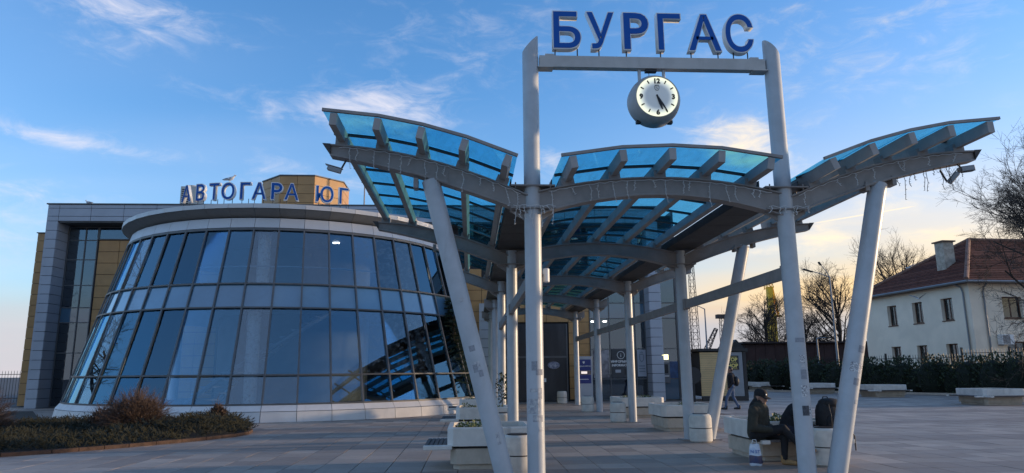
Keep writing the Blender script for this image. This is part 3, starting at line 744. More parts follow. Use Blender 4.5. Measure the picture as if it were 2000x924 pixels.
# information window, posters, crest panel
pn = B(MB().bx(6.76, 8.10, YR-.10, YR-.055, 1.25, 2.78), 'information_panel', mat('info_dark', (.035, .04, .048), .45, var=.15))
text_obj('lettering', 'i', .30, .004, M_white, pn, (.42+7, YR-.104-YB, 2.33)).location = (7.28+7, YR-.106-YB, 2.36)
rg = MB()
for j in range(28):
    a0, a1 = 2*math.pi*j/28, 2*math.pi*(j+1)/28
    rg.bar((7.28+.2*math.cos(a0), YR-.106, 2.47+.2*math.sin(a0)), (7.28+.2*math.cos(a1), YR-.106, 2.47+.2*math.sin(a1)), .025, .008, upv=(0, 1, 0))
B(rg, 'emblem_ring', M_white, pn)
for z, t in ((2.06, 'ИНФОРМАЦИЯ'), (1.86, 'INFORMATION')): text_obj('lettering', t, .17, .004, M_white, pn, (7.34+7, YR-.106-YB, z), offset=.006)
B(MB().bx(6.95, 7.25, YR-.112, YR-.102, 1.52, 1.68), 'notice', mat('notice_grey', (.4, .42, .45), .6), pn); B(MB().bx(7.45, 7.95, YR-.112, YR-.102, 1.4, 1.7), 'hatch', M_black, pn)
po = B(MB().bx(5.75, 6.62, YR-.08, YR-.055, 1.25, 2.75), 'photo_poster', mat('photo_print', (.32, .31, .33), .4, col2=(.10, .09, .10), vscale=2.2))
cp2 = B(MB().bx(8.2, 8.68, YR-.08, YR-.055, 1.3, 2.75), 'crest_poster', mat('crest_print', (.33, .36, .42), .45, var=.06))
cr = MB()
for (p, q_) in [((8.34, 2.5), (8.34, 2.2)), ((8.34, 2.2), (8.44, 2.08)), ((8.44, 2.08), (8.54, 2.2)), ((8.54, 2.2), (8.54, 2.5)), ((8.54, 2.5), (8.34, 2.5)), ((8.36, 2.55), (8.38, 2.63)), ((8.44, 2.55), (8.44, 2.66)), ((8.52, 2.55), (8.5, 2.63))]:
    cr.bar((p[0], YR-.085, p[1]), (q_[0], YR-.085, q_[1]), .03, .006, upv=(0, 1, 0))
for z in (1.85, 1.7, 1.56): cr.bx(8.26, 8.62, YR-.088, YR-.082, z, z+.035)
B(cr, 'crest_mark', mat('crest_green', (.10, .14, .16), .5), cp2)
# cash machine in the right-hand bay
am = B(MB().bx(9.50, 9.98, YR-.16, YR-.055, .95, 2.05), 'cash_machine', mat('atm_grey', (.16, .165, .18), .4))
B(MB().bx(9.53, 9.88, YR-.166, YR-.1605, 1.45, 1.95), 'cash_machine_screen', M_black, am); B(MB().bx(9.58, 9.90, YR-.24, YR-.161, 1.28, 1.34), 'keypad', M_steel, am)
B(MB().bx(9.46, 9.92, YR-.17, YR-.055, 2.20, 2.48), 'lit_sign', mat('lit_yellow', (1, .9, .4), .5, emit=((1, .88, .42), 1.1)))
B(MB().bx(10.0, 10.46, YR-.07, YR-.055, 1.2, 2.1), 'blue_poster', mat('blue_print', (.03, .10, .24), .4, col2=(.015, .05, .14), vscale=4))
# roof-top: octagonal penthouse, cooling units, mast
oc = thing('roof_penthouse', 'ochre many-sided penthouse on the station roof behind the blue roof letters', 'penthouse', (-10.95, 30.5, 10.69))
ocr = [(2.55*math.cos(R(22.5+45*j)), 2.55*math.sin(R(22.5+45*j))) for j in range(8)]
oc_core = MB().prism([(x*.97, y*.97) for x, y in ocr], 0, 2.0).build('core', M_dark, oc)
for j in range(8):
    (x0, y0), (x1, y1) = ocr[j], ocr[(j+1) % 8]
    for i in range(2):
        for kz in range(4):
            a, c = i/2+.006, (i+1)/2-.006
            p0, p1 = Vector((x0+(x1-x0)*a, y0+(y1-y0)*a, 0)), Vector((x0+(x1-x0)*c, y0+(y1-y0)*c, 0)); n = Vector((y1-y0, x0-x1, 0)).normalized()*-.05
            za, zb = kz*.52+.01, kz*.52+.51
            MB().add([p0+Vector((0,0,za)), p1+Vector((0,0,za)), p1+Vector((0,0,zb)), p0+Vector((0,0,zb)), p0+n+Vector((0,0,za)), p1+n+Vector((0,0,za)), p1+n+Vector((0,0,zb)), p0+n+Vector((0,0,zb))], [(0,1,2,3),(7,6,5,4),(0,4,5,1),(1,5,6,2),(2,6,7,3),(3,7,4,0)]).build('cladding_panel', M_yel, oc)
MB().prism([(x*1.02, y*1.02) for x, y in ocr], 2.09, 2.15).build('roof_edge', M_mull, oc)
for i, (x, w, h) in enumerate(((-17.5, 1.0, 1.80), (-16.05, 1.5, .75))):
    ac = thing('cooling_unit', ['tall cream cooling unit with dark grille at the left end of the roof letters', 'low cream cooling unit on the roof behind the letters В and Т'][i], 'air conditioner', (x, 30, 10.69))
    MB().bx(-w/2, w/2, -.5, .5, .1, h).build('casing', mat('unit_cream', (.52, .50, .45), .6, var=.06), ac, bevel=.02)
    MB().bx(-w/2+.05, w/2-.05, -.45, .45, .0, .098).build('foot_frame', M_mull, ac)
    if i == 0:
        for s_ in range(12): MB().bx(-w/2+.08, -w/2+.5, -.515, -.503, .25+s_*.12, .31+s_*.12).build('grille_slat', M_dark, ac)
        MB().lathe([(.42, 0), (.42, .09), (.36, .1)], (.0, 0, h+.001), 24).build('fan_cowl', mat('cowl_grey', (.4, .4, .38), .6), ac, smooth=40)
ms = thing('roof_mast', 'thin grey mast rising from the roof beside the last letter of АВТОГАРА ЮГ', 'mast', (-7.25, 29, 10.69))
MB().tube([(0, 0, 0), (0, 0, 3.1)], .04, 8).build('pole', M_lamp, ms); MB().bx(-.15, .15, -.15, .15, 0, .03).build('foot', M_lamp, ms)
# ------------------------------------------------------------------ planters with benches
def leaf_cards(mb, c, rad, n, size, seed, mi=0, zmin=None, shape=1.0, upb=.3):
    "many small leaf faces spread through an ellipsoid volume"
    r_ = random.Random(seed); c = Vector(c)
    for _ in range(n):
        while True:
            v = Vector((r_.uniform(-1, 1), r_.uniform(-1, 1), r_.uniform(-1, 1)))
            if v.length <= 1 and (v.length > .35 or r_.random() < .35): break
        p = c+Vector((v.x*rad[0], v.y*rad[1], v.z*rad[2]))
        if zmin is not None and p.z < zmin: p.z = zmin+r_.random()*.03
        d = (v+Vector((r_.uniform(-.7, .7), r_.uniform(-.7, .7), r_.uniform(-.5, .8)+upb))).normalized()
        s_ = size*r_.uniform(.6, 1.4); w = d.orthogonal().normalized()
        w = (Matrix.Rotation(r_.uniform(0, 6.28), 3, d) @ w)*s_*.32
        mb.add([p-w*.4, p+d*s_*.5-w, p+d*s_, p+d*s_*.5+w], [(0, 1, 2, 3)], mi)
def planter(cx, cy, w, d, label, benches, plants=0, ch=.10, H=.69, group='concrete planters with benches', open_front=False):
    t = thing('concrete_planter', label, 'planter', (cx, cy, 0), 0, group)
    def octo(a, c, e): return [(-a+e, -c), (a-e, -c), (a, -c+e), (a, c-e), (a-e, c), (-a+e, c), (-a, c-e), (-a, -c+e)]
    a, c = w/2, d/2
    MB().prism(octo(a-.10, c-.10, ch), 0, .085).build('footing', M_concd, t, bevel=.01)
    MB().prism(octo(a-.05, c-.05, ch), .087, .345).build('plinth', M_concd, t, bevel=.012)
    MB().prism(octo(a-.10, c-.10, ch), .347, .385).build('groove_band', M_dark, t)
    # trough: outer shell, rim, inner faces
    o1, o2, o3 = octo(a, c, ch), octo(a-.015, c-.015, ch), octo(a-.09, c-.09, ch*.8)
    tr = MB(); n = 8
    for poly, z in ((o1, .387), (o1, H-.02), (o2, H), (o3, H), (o3, H-.16)): tr.v += [(x, y, z) for x, y in poly]
    for i in range(4):
        for j in range(n): tr.f.append((i*n+j, i*n+(j+1) % n, (i+1)*n+(j+1) % n, (i+1)*n+j)); tr.mi.append(0)
    tr.f.append(tuple(range(n-1, -1, -1))); tr.mi.append(0)
    tr.build('trough', M_conc, t)
    so_ = MB().prism(o3, H-.17, H-.11).build('soil_fill', M_soil, t)
    for sd in benches:
        ang_ = {'W': math.pi/2, 'E': -math.pi/2, 'S': math.pi, 'N': 0}[sd]; L = (d if sd in 'WE' else w)-.1; off = (a if sd in 'WE' else c)
        rot = Matrix.Rotation(ang_, 3, 'Z')
        def bb(x0, x1, y0, y1, z0, z1):
            mb = MB().bx(x0, x1, y0, y1, z0, z1); mb.v = [tuple(rot @ Vector(v)) for v in mb.v]; return mb
        for s_ in (-1, 1):
            bb(s_*L/2-.07, s_*L/2+.07, off-.08, off+.40, .335, .405).build('bench_arm', M_conc, t, bevel=.012)
        for i in range(5):
            bb(-L/2+.075, L/2-.075, off+.02+i*.076, off+.02+i*.076+.062, .372, .408).build('bench_slat', M_slat, t)
    if plants:
        mb = MB(); r_ = random.Random(int(cx*100+cy*10))
        for i in range(plants):
            leaf_cards(mb, (r_.uniform(-a+.25, a-.25), r_.uniform(-c+.25, c-.25), H-.06), (.16, .16, .10), 60, .05, i+int(cy*7), zmin=H-.1)
        mb.build('foliage', M_leaf, t)
    return t
planter(-.65, 1.95, 1.46, 1.45, 'nearest white planter with a side bench, behind the left leaning post', 'W', 7)
planter(-.65, 8.75, 1.46, 1.55, 'white planter second in the row left of the walkway, before the rotunda', 'W', 3)
planter(-.65, 14.4, 1.46, 1.55, 'white planter third in the row left of the walkway, near the conifer', 'W', 2)
planter(4.85, 2.45, 1.6, 1.6, 'white planter with two seated people, right of the walkway', 'S', 9)
planter(4.92, 8.8, 1.55, 1.6, 'white planter behind the round bin, right of the walkway', 'E', 4)
planter(4.95, 14.4, 1.6, 1.7, 'white planter with green leaves under the information window', 'E', 8)
planter(22.2, 19.6, 1.9, 1.9, 'low concrete planter with bench slabs nearest the right picture edge', 'WS', 0)
planter(23.0, 29.2, 1.9, 1.9, 'low concrete planter with benches in front of the hedge, below the white house', 'WS', 0)
planter(22.2, 35.6, 1.9, 1.9, 'low concrete planter by the hedge seen between the two right-hand front posts', 'WS', 0)
planter(21.6, 42.4, 1.9, 1.9, 'low concrete planter farthest off, behind the cap of the seated man', 'WS', 0)
# sprig growing out of the near-left planter
sp_t = thing('sprig_plant', 'thin leafy sprig growing up from the second left planter beside the post', 'plant', (-.15, 8.35, .56))
stm = [(0, 0, 0), (.03, 0, .25), (-.02, .02, .5), (.04, 0, .78), (.0, 0, 1.0)]
MB().tube(stm, [.012, .010, .008, .006, .004], 6).build('stem', M_twig, sp_t)
for i in range(5):
    z = .3+.15*i; a = 2.4*i
    MB().tube([(.01, 0, z), (.14*math.cos(a), .14*math.sin(a), z+.12)], [.005, .003], 5).build('twig', M_twig, sp_t)
lv = MB(); leaf_cards(lv, (.01, 0, .62), (.16, .16, .42), 170, .075, 5); lv.build('foliage', M_leafd, sp_t)

# ------------------------------------------------------------------ litter bins
M_bin = mat('bin_concrete', (.56, .53, .47), .8, var=.10, vscale=5, stain=((.30, .28, .25), 3, .55, .85), bump=.35, bscale=120)
def bin_(x, y, label, r=.255, h=.62):
    t = thing('litter_bin', label, 'bin', (x, y, 0), 0, 'round concrete litter bins')
    MB().lathe([(r-.03, 0), (r, .03), (r+.005, .18), (r, .30)], n=28).build('lower_ring', M_bin, t, smooth=35)
    MB().lathe([(r-.012, .302), (r-.012, .318)], n=28).build('joint', M_dark, t)
    MB().lathe([(r, .32), (r, h-.10), (r-.02, h-.03), (r-.06, h), (r-.09, h-.005), (r-.10, h-.03)], n=28).build('upper_ring', M_bin, t, smooth=35)
    MB().lathe([(r-.115, h-.06), (r-.10, h-.005), (r-.085, h+.012), (r-.10, h+.012)], n=24).build('liner', M_black, t, smooth=35)
bin_(-.24, .62, 'round concrete bin between the left front posts')
bin_(4.27, 5.28, 'round concrete bin at the foot of the second right post')
bin_(5.05, 1.08, 'round concrete bin between the right front posts, before the backpack')
bin_(3.68, 25.3, 'round concrete bin by the dark entrance door')
bin_(3.72, 11.75, 'round concrete bin beside the third right post')
bin_(3.72, 17.6, 'round concrete bin beside the fourth right post')
bin_(-.20, 6.6, 'round concrete bin beside the second left post')

# ------------------------------------------------------------------ ticket pylon by the entrance
tk = thing('ticket_pylon', 'blue and silver information pylon left of the entrance window', 'pylon', (4.95, 26.1, 0))
MB().bx(-.46, .46, -.14, .14, 0.04, 2.38).build('case', mat('pylon_silver', (.36, .38, .42), .4, metal=.2, var=.05), tk, bevel=.015)
MB().bx(-.36, .36, -.17, .11, 0, .039).build('foot', M_black, tk)
M_pb = mat('pylon_blue', (.012, .025, .17), .35)
MB().bx(-.38, .38, -.150, -.1415, 1.65, 2.22).build('blue_panel', M_pb, tk); MB().bx(-.38, .38, -.150, -.1415, .98, 1.42).build('blue_panel', M_pb, tk)
MB().bx(-.38, .38, -.150, -.1415, 1.43, 1.64).build('screen', mat('pylon_screen', (.3, .2, .16), .4, col2=(.05, .04, .05), vscale=8), tk)
MB().bx(-.14, .17, -.156, -.1505, 1.48, 1.60).build('lit_screen', mat('screen_lit', (.8, .7, .65), .4, emit=((1, .85, .75), .35)), tk)
text_obj('lettering', 'ОБЩИНА БУРГАС', .085, .003, M_white, tk, (0, -.153, 1.84), offset=.002)
text_obj('lettering', 'Т: 056 841 390', .06, .003, M_white, tk, (0, -.153, 1.2)) if False else MB().bx(-.24, .24, -.155, -.1505, 1.18, 1.21).build('print_line', M_white, tk)
shd = MB().prism([(-.05, .1), (.05, .1), (.05, .03), (0, -.03), (-.05, .03)], -.002, .002); shd.v = [(x, -.154+z, 2.02+y) for x, y, z in shd.v]; shd.build('shield_mark', M_white, tk)

# ------------------------------------------------------------------ kiosk
kk = thing('kiosk', 'ochre and grey kiosk with STOP SHOP sign behind the standing person', 'kiosk', (11.2, 26, 0))
M_ky = mat('kiosk_board', (.58, .41, .20), .65, var=.10, vscale=3, stretch=(.3, 1, 1)); M_kg = mat('kiosk_grey', (.25, .265, .28), .55, var=.06)
MB().bx(.05, 2.45, .06, 3.2, .25, 2.55).build('body', M_dark, kk)
for i in range(20):
    MB().bx(.02 if i > 1 else .02, 1.42, 0, .05, .27+i*.114, .27+i*.114+.106).build('board', M_ky, kk)
MB().bx(1.46, 2.32, -.02, .05, .25, 2.54).build('grey_panel', M_kg, kk)
MB().bx(2.34, 2.52, -.04, .12, .0, 2.6).build('corner_post', M_black, kk); MB().bx(.02, 2.33, -.05, .08, .02, .24).build('skirting', M_black, kk)
MB().bx(-.1, 2.62, -.12, 3.3, 2.6, 2.74).build('roof_slab', M_black, kk); MB().bx(2.46, 2.5, .13, 3.2, .25, 2.54).build('side_panel', M_kg, kk)
sg_ = MB().bx(1.30, 2.10, -.06, -.022, 1.62, 2.36).build('sign_board', mat('kiosk_sign', (.012, .016, .022), .4), kk)
M_sy = mat('sign_yellow', (.75, .60, .16), .5)
text_obj('lettering', 'STOP', .27, .004, M_sy, sg_, (1.70, -.066, 2.06), offset=.010); text_obj('lettering', 'SHOP', .27, .004, M_sy, sg_, (1.70, -.066, 1.74), offset=.010)
for z in (2.28, 1.98, 1.66): MB().bx(1.40, 2.0, -.068, -.0605, z, z+.015).build('sign_line', M_sy, sg_)
wh = thing('leaning_disc', 'dark round table top leaning against the kiosk behind the second right post', 'table top', (10.35, 24.6, 0))
dm = MB().lathe([(.02, -.02), (.42, -.02), (.42, .02), (.02, .02)], n=28); dm.v = [(x, z, y+1.35) for x, y, z in dm.v]; dm.build('disc', M_black, wh, smooth=40)
MB().bx(-.05, .05, -.05, .05, 0, .95).build('prop', M_black, wh)

# ------------------------------------------------------------------ house
ha = R(5); K = 1.15
hs = thing('white_house', 'two-storey white rendered house with red hipped tile roof and chimney', 'house', (31.9, 33.0, 0), ha)
M_render = mat('house_render', (.84, .72, .56), .85, var=.06, vscale=.6, stain=((.56, .48, .38), .5, .6, .92), bump=.15, bscale=30)
M_tile = [mat('roof_tile_%d' % i, c, .9, var=.25, vscale=4, spec=.15) for i, c in enumerate([(.118, .044, .030), (.090, .034, .024), (.150, .060, .040)])]
EZ = 7.35; HW = 12.2; HL = 20.
def hb(mb, name, mats, parent=hs, smooth=None, bevel=0): return mb.build(name, mats, parent, smooth, bevel)
wins = [(2.3*K, 1.05), (4.8*K, 1.05), (7.2*K, 1.05)]
# west wall with openings, built as piers and bands
T_ = .38; x0 = .55
ys = [.55]
for yc, w in wins: ys += [yc-w/2, yc+w/2]
ys.append(HW-.55)
for z0, z1 in ((0, 1.75), (3.25, 4.85), (6.4, EZ)): hb(MB().bx(x0, x0+T_, .55, HW-.55, z0, z1), 'wall_band', M_render)
for z0, z1 in ((1.75, 3.25), (4.85, 6.4)):
    for i in range(0, len(ys), 2): hb(MB().bx(x0, x0+T_, ys[i], ys[i+1], z0, z1), 'wall_pier', M_render)
hb(MB().bx(x0+T_, HL, .93, HW-.55, 0, EZ-.02), 'wall_block', M_dark)
# south wall
sw = [(3.3*K-.1, 1.5)]
for z0, z1 in ((0, 1.6), (3.3, 4.85), (6.3, EZ)): hb(MB().bx(x0+T_, HL, .55, .93, z0, z1), 'wall_band', M_render)
for (z0, z1, xx) in ((4.85, 6.3, 3.7), (1.6, 3.3, 3.7)):
    hb(MB().bx(x0+T_, xx-.75, .55, .93, z0, z1), 'wall_pier', M_render); hb(MB().bx(xx+.75, HL, .55, .93, z0, z1), 'wall_pier', M_render)
M_wf = mat('window_brown', (.10, .045, .025), .5); M_curt = mat('curtain', (.50, .48, .44), .8, var=.15, vscale=6, stretch=(1, 1, .1))
for (yc, w) in wins:
    for z0, z1 in ((1.75, 3.25), (4.85, 6.4)):
        wf = hb(MB().bx(x0+.24, x0+.30, yc-w/2+.01, yc-w/2+.09, z0, z1).bx(x0+.24, x0+.30, yc+w/2-.09, yc+w/2-.01, z0, z1).bx(x0+.24, x0+.30, yc-w/2+.09, yc+w/2-.09, z1-.09, z1).bx(x0+.24, x0+.30, yc-w/2+.09, yc+w/2-.09, z0, z0+.09).bx(x0+.24, x0+.30, yc-.04, yc+.04, z0+.09, z1-.09), 'window', M_wf)
        for s_ in (-1, 1): hb(MB().bx(x0+.265, x0+.275, min(yc+s_*.04, yc+s_*(w/2-.09)), max(yc+s_*.04, yc+s_*(w/2-.09)), z0+.09, z1-.09), 'pane', M_glassd, wf)
        hb(MB().bx(x0-.05, x0+.25, yc-w/2-.04, yc+w/2+.04, z0-.06, z0-.001), 'sill', M_wf, wf)
        hb(MB().bx(x0+.33, x0+.35, yc-w/2, yc-w/2+.3, z0, z1), 'curtain', M_curt, wf)
for (z0, z1, xx) in ((4.85, 6.3, 3.7), (1.6, 3.3, 3.7)):
    wf = hb(MB().bx(xx-.74, xx-.66, .75, .81, z0, z1).bx(xx+.66, xx+.74, .75, .81, z0, z1).bx(xx-.04, xx+.04, .75, .81, z0, z1).bx(xx-.66, xx-.04, .75, .81, z1-.09, z1).bx(xx+.04, xx+.66, .75, .81, z1-.09, z1).bx(xx-.66, xx-.04, .75, .81, z0, z0+.09).bx(xx+.04, xx+.66, .75, .81, z0, z0+.09), 'window', M_wf)
    for s_ in (-1, 1): hb(MB().bx(min(xx+s_*.04, xx+s_*.66), max(xx+s_*.04, xx+s_*.66), .775, .785, z0+.09, z1-.09), 'pane', M_glassd, wf)
    hb(MB().bx(xx-.78, xx+.78, .48, .76, z0-.06, z0-.001), 'sill', M_wf, wf)
# hipped roof in courses of tile
RZ = 3.9*1.0; hip = HW/2
roofp = hb(MB().add([(0, 0, EZ), (HL, 0, EZ), (HL, HW, EZ), (0, HW, EZ), (hip, hip, EZ+RZ), (HL, hip, EZ+RZ), (0, 0, EZ-.06), (HL, 0, EZ-.06), (HL, HW, EZ-.06), (0, HW, EZ-.06)],
                    [(0,1,5,4),(2,3,4,5),(3,0,4),(1,2,5),(6,9,8,7),(0,6,7,1),(1,7,8,2),(2,8,9,3),(3,9,6,0)]), 'roof', M_tile[1])
NC = 24; sl_ = math.hypot(RZ, hip)
for i in range(NC):
    f0, f1 = i/NC, (i+1)/NC; l = .035
    for face in range(2):
        def Q(f, e, dz):   # e = 0/1 end along the course
            if face == 0: return Vector((f*hip, f*hip if e == 0 else HW-f*hip, EZ+f*RZ+dz))
            return Vector((f*hip if e == 0 else HL, f*hip, EZ+f*RZ+dz))
        n = max(1, int((Q(f0, 1, 0)-Q(f0, 0, 0)).length/.9))
        mbs = [MB(), MB(), MB()]
        for j in range(n):
            a0, a1 = j/n, (j+1)/n
            p = [Q(f0, 0, .055+.0).lerp(Q(f0, 1, .055), a0), Q(f0, 0, .055).lerp(Q(f0, 1, .055), a1), Q(f1, 0, .02).lerp(Q(f1, 1, .02), a1), Q(f1, 0, .02).lerp(Q(f1, 1, .02), a0)]
            lo_ = [Q(f0, 0, .003).lerp(Q(f0, 1, .003), a0), Q(f0, 0, .003).lerp(Q(f0, 1, .003), a1)]
            mbs[0].add(p+lo_, [(0,1,2,3), (4,5,1,0)] if face else [(3,2,1,0), (0,1,5,4)])
        hb(mbs[0], 'tile_course', M_tile[rnd.randrange(3)], roofp)
M_ridge = mat('ridge_tile', (.20, .105, .075), .8, var=.25, vscale=5)
hb(MB().tube([(0, 0, EZ+.08), (hip, hip, EZ+RZ+.08)], .15, 8), 'hip_ridge', M_ridge, roofp); hb(MB().tube([(hip, hip, EZ+RZ+.08), (HL, hip, EZ+RZ+.08)], .15, 8), 'top_ridge', M_ridge, roofp); hb(MB().tube([(0, HW, EZ+.08), (hip, hip, EZ+RZ+.08)], .15, 8), 'hip_ridge', M_ridge, roofp)
M_gutt = mat('gutter_zinc', (.22, .23, .24), .5, metal=.4)
hb(MB().tube([(-.06, -.1, EZ-.08), (-.06, HW, EZ-.08)], .085, 8), 'gutter', M_gutt); hb(MB().tube([(-.06, -.08, EZ-.09), (HL, -.08, EZ-.09)], .085, 8), 'gutter', M_gutt)
hb(MB().bx(0, x0, 0, HW, EZ-.16, EZ-.062), 'eaves_soffit', M_wf); hb(MB().bx(x0, HL, 0, x0, EZ-.16, EZ-.062), 'eaves_soffit', M_wf)
hb(MB().tube([(.05, 1.3, EZ-.12), (.4, 1.05, EZ-.35), (.47, 1.0, EZ-.7), (.47, 1.0, .1)], .055, 8), 'downpipe', M_gutt); hb(MB().tube([(1.55, 0.0, EZ-.12), (1.55, .4, EZ-.45), (1.55, .47, EZ-.7), (1.55, .47, .1)], .055, 8), 'downpipe', M_gutt)
ch_ = hb(MB().bx(2.0, 2.85, 3.95, 4.8, EZ+1.0, EZ+3.35), 'chimney', mat('chimney_stone', (.42, .36, .29), .9, var=.25, vscale=3), roofp)
hb(MB().bx(1.88, 2.97, 3.83, 4.92, EZ+3.352, EZ+3.45), 'chimney_cap', M_wf, ch_)
hb(MB().bx(2.15, 3.05, .12, .50, 3.1, 3.75), 'air_conditioner', M_white); hb(MB().lathe([(.26, 0), (.26, .02)], n=20), 'x', M_black) if False else hb(MB().bx(2.22, 2.75, .105, .118, 3.15, 3.7), 'grille', M_gutt)
hb(MB().bx(2.2, 2.26, .13, .5, 3.02, 3.098), 'wall_bracket', M_gutt)
# iron fences
def fence(p, q_, n, h, label, z0=0.):
    p, q_ = Vector(p), Vector(q_); t = thing('iron_fence', label, 'fence', p)
    d = q_-p
    for z in (.25, h-.25): MB().bar((0, 0, z), d+Vector((0, 0, z)), .03, .04).build('rail', M_black, t)
    me = MB().tube([(0, 0, .0), (0, 0, h-.1), (0, 0, h)], [.014, .014, .002], 5).mesh('paling', M_black)
    for i in range(n+1): mobj('paling', me, t, loc=d*(i/n))
    m2 = MB().bx(-.05, .05, -.05, .05, 0, h+.1).mesh('fence_post', M_black)
    for i in range(0, n+1, 16): mobj('fence_post', m2, t, loc=d*(i/n)+Vector((0, .06, 0)))
fence((29.5, 31.0, 0), (36.0, 25.5, 0), 56, 2.75, 'black iron fence with spiked palings between hedge and white house')
fence((24.5, 39.5, 0), (29.3, 31.2, 0), 60, 2.5, 'black iron fence beyond the hedge left of the white house')
fence((-40, 36, 0), (-27.5, 36.5, 0), 70, 2.0, 'black iron fence at the far left beside the ochre wing')

# ------------------------------------------------------------------ hedge
hd = MB(); r_ = random.Random(3)
path = [Vector(v) for v in [(16.2, 50, 0), (19.6, 46, 0), (23.3, 41, 0), (26.2, 35.5, 0), (28.2, 30.5, 0), (31.5, 25.0, 0), (35, 20, 0)]]
hc = []
for i in range(len(path)-1):
    n = int((path[i+1]-path[i]).length/.75)
    for j in range(n): hc.append(path[i].lerp(path[i+1], j/n)+Vector((r_.uniform(-.5, .5), r_.uniform(-.3, .3), 0)))
hcore = MB()
for i, c in enumerate(hc):
    h = r_.uniform(1.75, 2.55)
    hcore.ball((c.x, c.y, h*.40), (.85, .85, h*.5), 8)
    leaf_cards(hd, (c.x, c.y, h*.52), (1.05, 1.0, h*.55), 620, .17, 100+i, zmin=.05, upb=.6)
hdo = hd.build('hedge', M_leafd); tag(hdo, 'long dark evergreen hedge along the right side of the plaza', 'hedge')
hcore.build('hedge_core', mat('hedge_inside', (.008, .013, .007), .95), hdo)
MB().bar((15, 49.5, .06), (25.2, 35.2, .06), .18, .12).bar((25.2, 35.2, .06), (33.6, 19.6, .06), .18, .12).build('kerb', M_concd)
tag(bpy.data.objects['kerb'], kind='structure')

# ------------------------------------------------------------------ bare trees
def grow(seed, h, spread, levels, trunk_r, n_main, lean=(0, 0), first=.25, twig=1.0, droop=0.0):
    r_ = random.Random(seed); segs = []
    def branch(p, d, L, r, lev):
        n = 3 if lev < 2 else 2; pts = [p]; rs = [r]
        for i in range(n):
            d = (d+Vector((r_.uniform(-1, 1), r_.uniform(-1, 1), r_.uniform(-.5, .9)+.15-droop*lev))*.16).normalized()
            p = p+d*L/n; pts.append(p); rs.append(r*(1-.42*(i+1)/n))
        segs.append((lev, pts, rs))
        if lev >= levels: return
        k = (n_main if lev == 0 else r_.choice((4, 5, 6)) if lev < levels-1 else r_.choice((4, 5, 6, 7)))
        for i in range(k):
            f = r_.uniform(first if lev == 0 else .15, 1.0); idx = f*(len(pts)-1); a = min(int(idx), len(pts)-2); pp = pts[a].lerp(pts[a+1], idx-a)
            perp = Matrix.Rotation(r_.uniform(0, 6.283), 3, d) @ d.orthogonal().normalized()
            ang_ = R(r_.uniform(24, 58)*spread)
            nd = (d*math.cos(ang_)+perp*math.sin(ang_)).normalized()
            branch(pp, nd, L*r_.uniform(.42, .66)*(1.15-.4*f if lev == 0 else 1), max(.006*twig, r*.5*(1-.3*f)), lev+1)
    branch(Vector((0, 0, 0)), Vector((lean[0], lean[1], 1)).normalized(), h*.62, trunk_r, 0)
    return segs
def tree(name, label, loc, seed, h, spread=1., levels=4, trunk_r=.2, n_main=12, lean=(0, 0), first=.25, twig=1., group=None, m2=None, droop=0.):
    t = thing(name, label, 'tree', loc, 0, group)
    a, c = MB(), MB()
    for lev, pts, rs in grow(seed, h, spread, levels, trunk_r, n_main, lean, first, twig, droop):
        (a if lev < 2 else c).tube(pts, rs, 7 if lev == 0 else 5 if lev == 1 else 3, cap=False)
    a.build('trunk', M_bark, t, smooth=60); c.build('crown', m2 or M_twig, t)
    return t
tree('bare_tree', 'tall bare tree at the right edge, its twigs in front of the white house', (29.2, 21.5, 0), 13, 14.5, 1.1, 5, .16, 32, (-.02, 0), .25, 1.1, droop=.02)
tree('bare_tree', 'bushy bare tree in front of the yellow crane behind the brown wall', (30.3, 60, 0), 21, 11.0, .95, 4, .20, 22, (-.05, 0), .12, 2.0, 'bare trees behind the brown wall')
tree('bare_tree', 'tall bare tree behind the brown wall left of the white house roof', (38.8, 62, 0), 31, 14.5, 1.0, 4, .22, 20, (0, 0), .2, 2.0, 'bare trees behind the brown wall')
tree('bare_tree', 'smaller bare tree beside the lamp post behind the brown wall', (35.0, 63, 0), 41, 9.5, 1.05, 4, .17, 20, (-.03, 0), .12, 2.0, 'bare trees behind the brown wall')
tree('bare_tree', 'bare tree top showing above the house roof left of the chimney', (47, 64, 0), 51, 17.5, .9, 4, .22, 18, (0, 0), .3, 1.8, 'bare trees behind the brown wall')
# trees across the road behind the viewer, seen only as reflections in the rotunda glass
tree('bare_tree', 'bare tree across the road reflected in the left rotunda panes', (-31.5, 20.5, 0), 61, 13, 1.1, 4, .26, 16, (0, 0), .2, 1.4, 'bare trees reflected in the glass')
tree('bare_tree', 'bare tree behind the viewer reflected low in the middle rotunda panes', (-25.5, -18, 0), 71, 13, 1.1, 4, .26, 16, (0, 0), .2, 1.4, 'bare trees reflected in the glass')

# conifer beside the rotunda
cf = thing('conifer', 'dark conifer standing between rotunda and canopy posts', 'tree', (-1.75, 19.2, 0))
MB().tube([(0, 0, 0), (0, 0, 2.5), (.05, 0, 4.9)], [.11, .07, .02], 8).build('trunk', M_bark, cf)
cb = MB(); r_ = random.Random(9)
for i in range(120):
    z = .5+4.3*(i/120); L = (1.25-(z-.5)/4.4*1.05)*r_.uniform(.7, 1.15); a = i*2.4+r_.uniform(-.3, .3)
    d = Vector((math.cos(a), math.sin(a), r_.uniform(-.05, .25)))
    for j in range(16):
        f = (j+1)/16; p = Vector((0, 0, z))+d*L*f-Vector((0, 0, .18*f*f*L))
        for s_ in (-1, 1, 0):
            e = (d*.6+Vector((-d.y, d.x, r_.uniform(-.3, .3)))*s_*.9+Vector((0, 0, r_.uniform(-.1, .35)))).normalized()*r_.uniform(.12, .22)
            w = e.orthogonal().normalized()*.022
            cb.add([p-w, p+e*.6-w, p+e, p+e*.6+w], [(0, 1, 2, 3)])
cb.build('crown', M_leafd, cf)

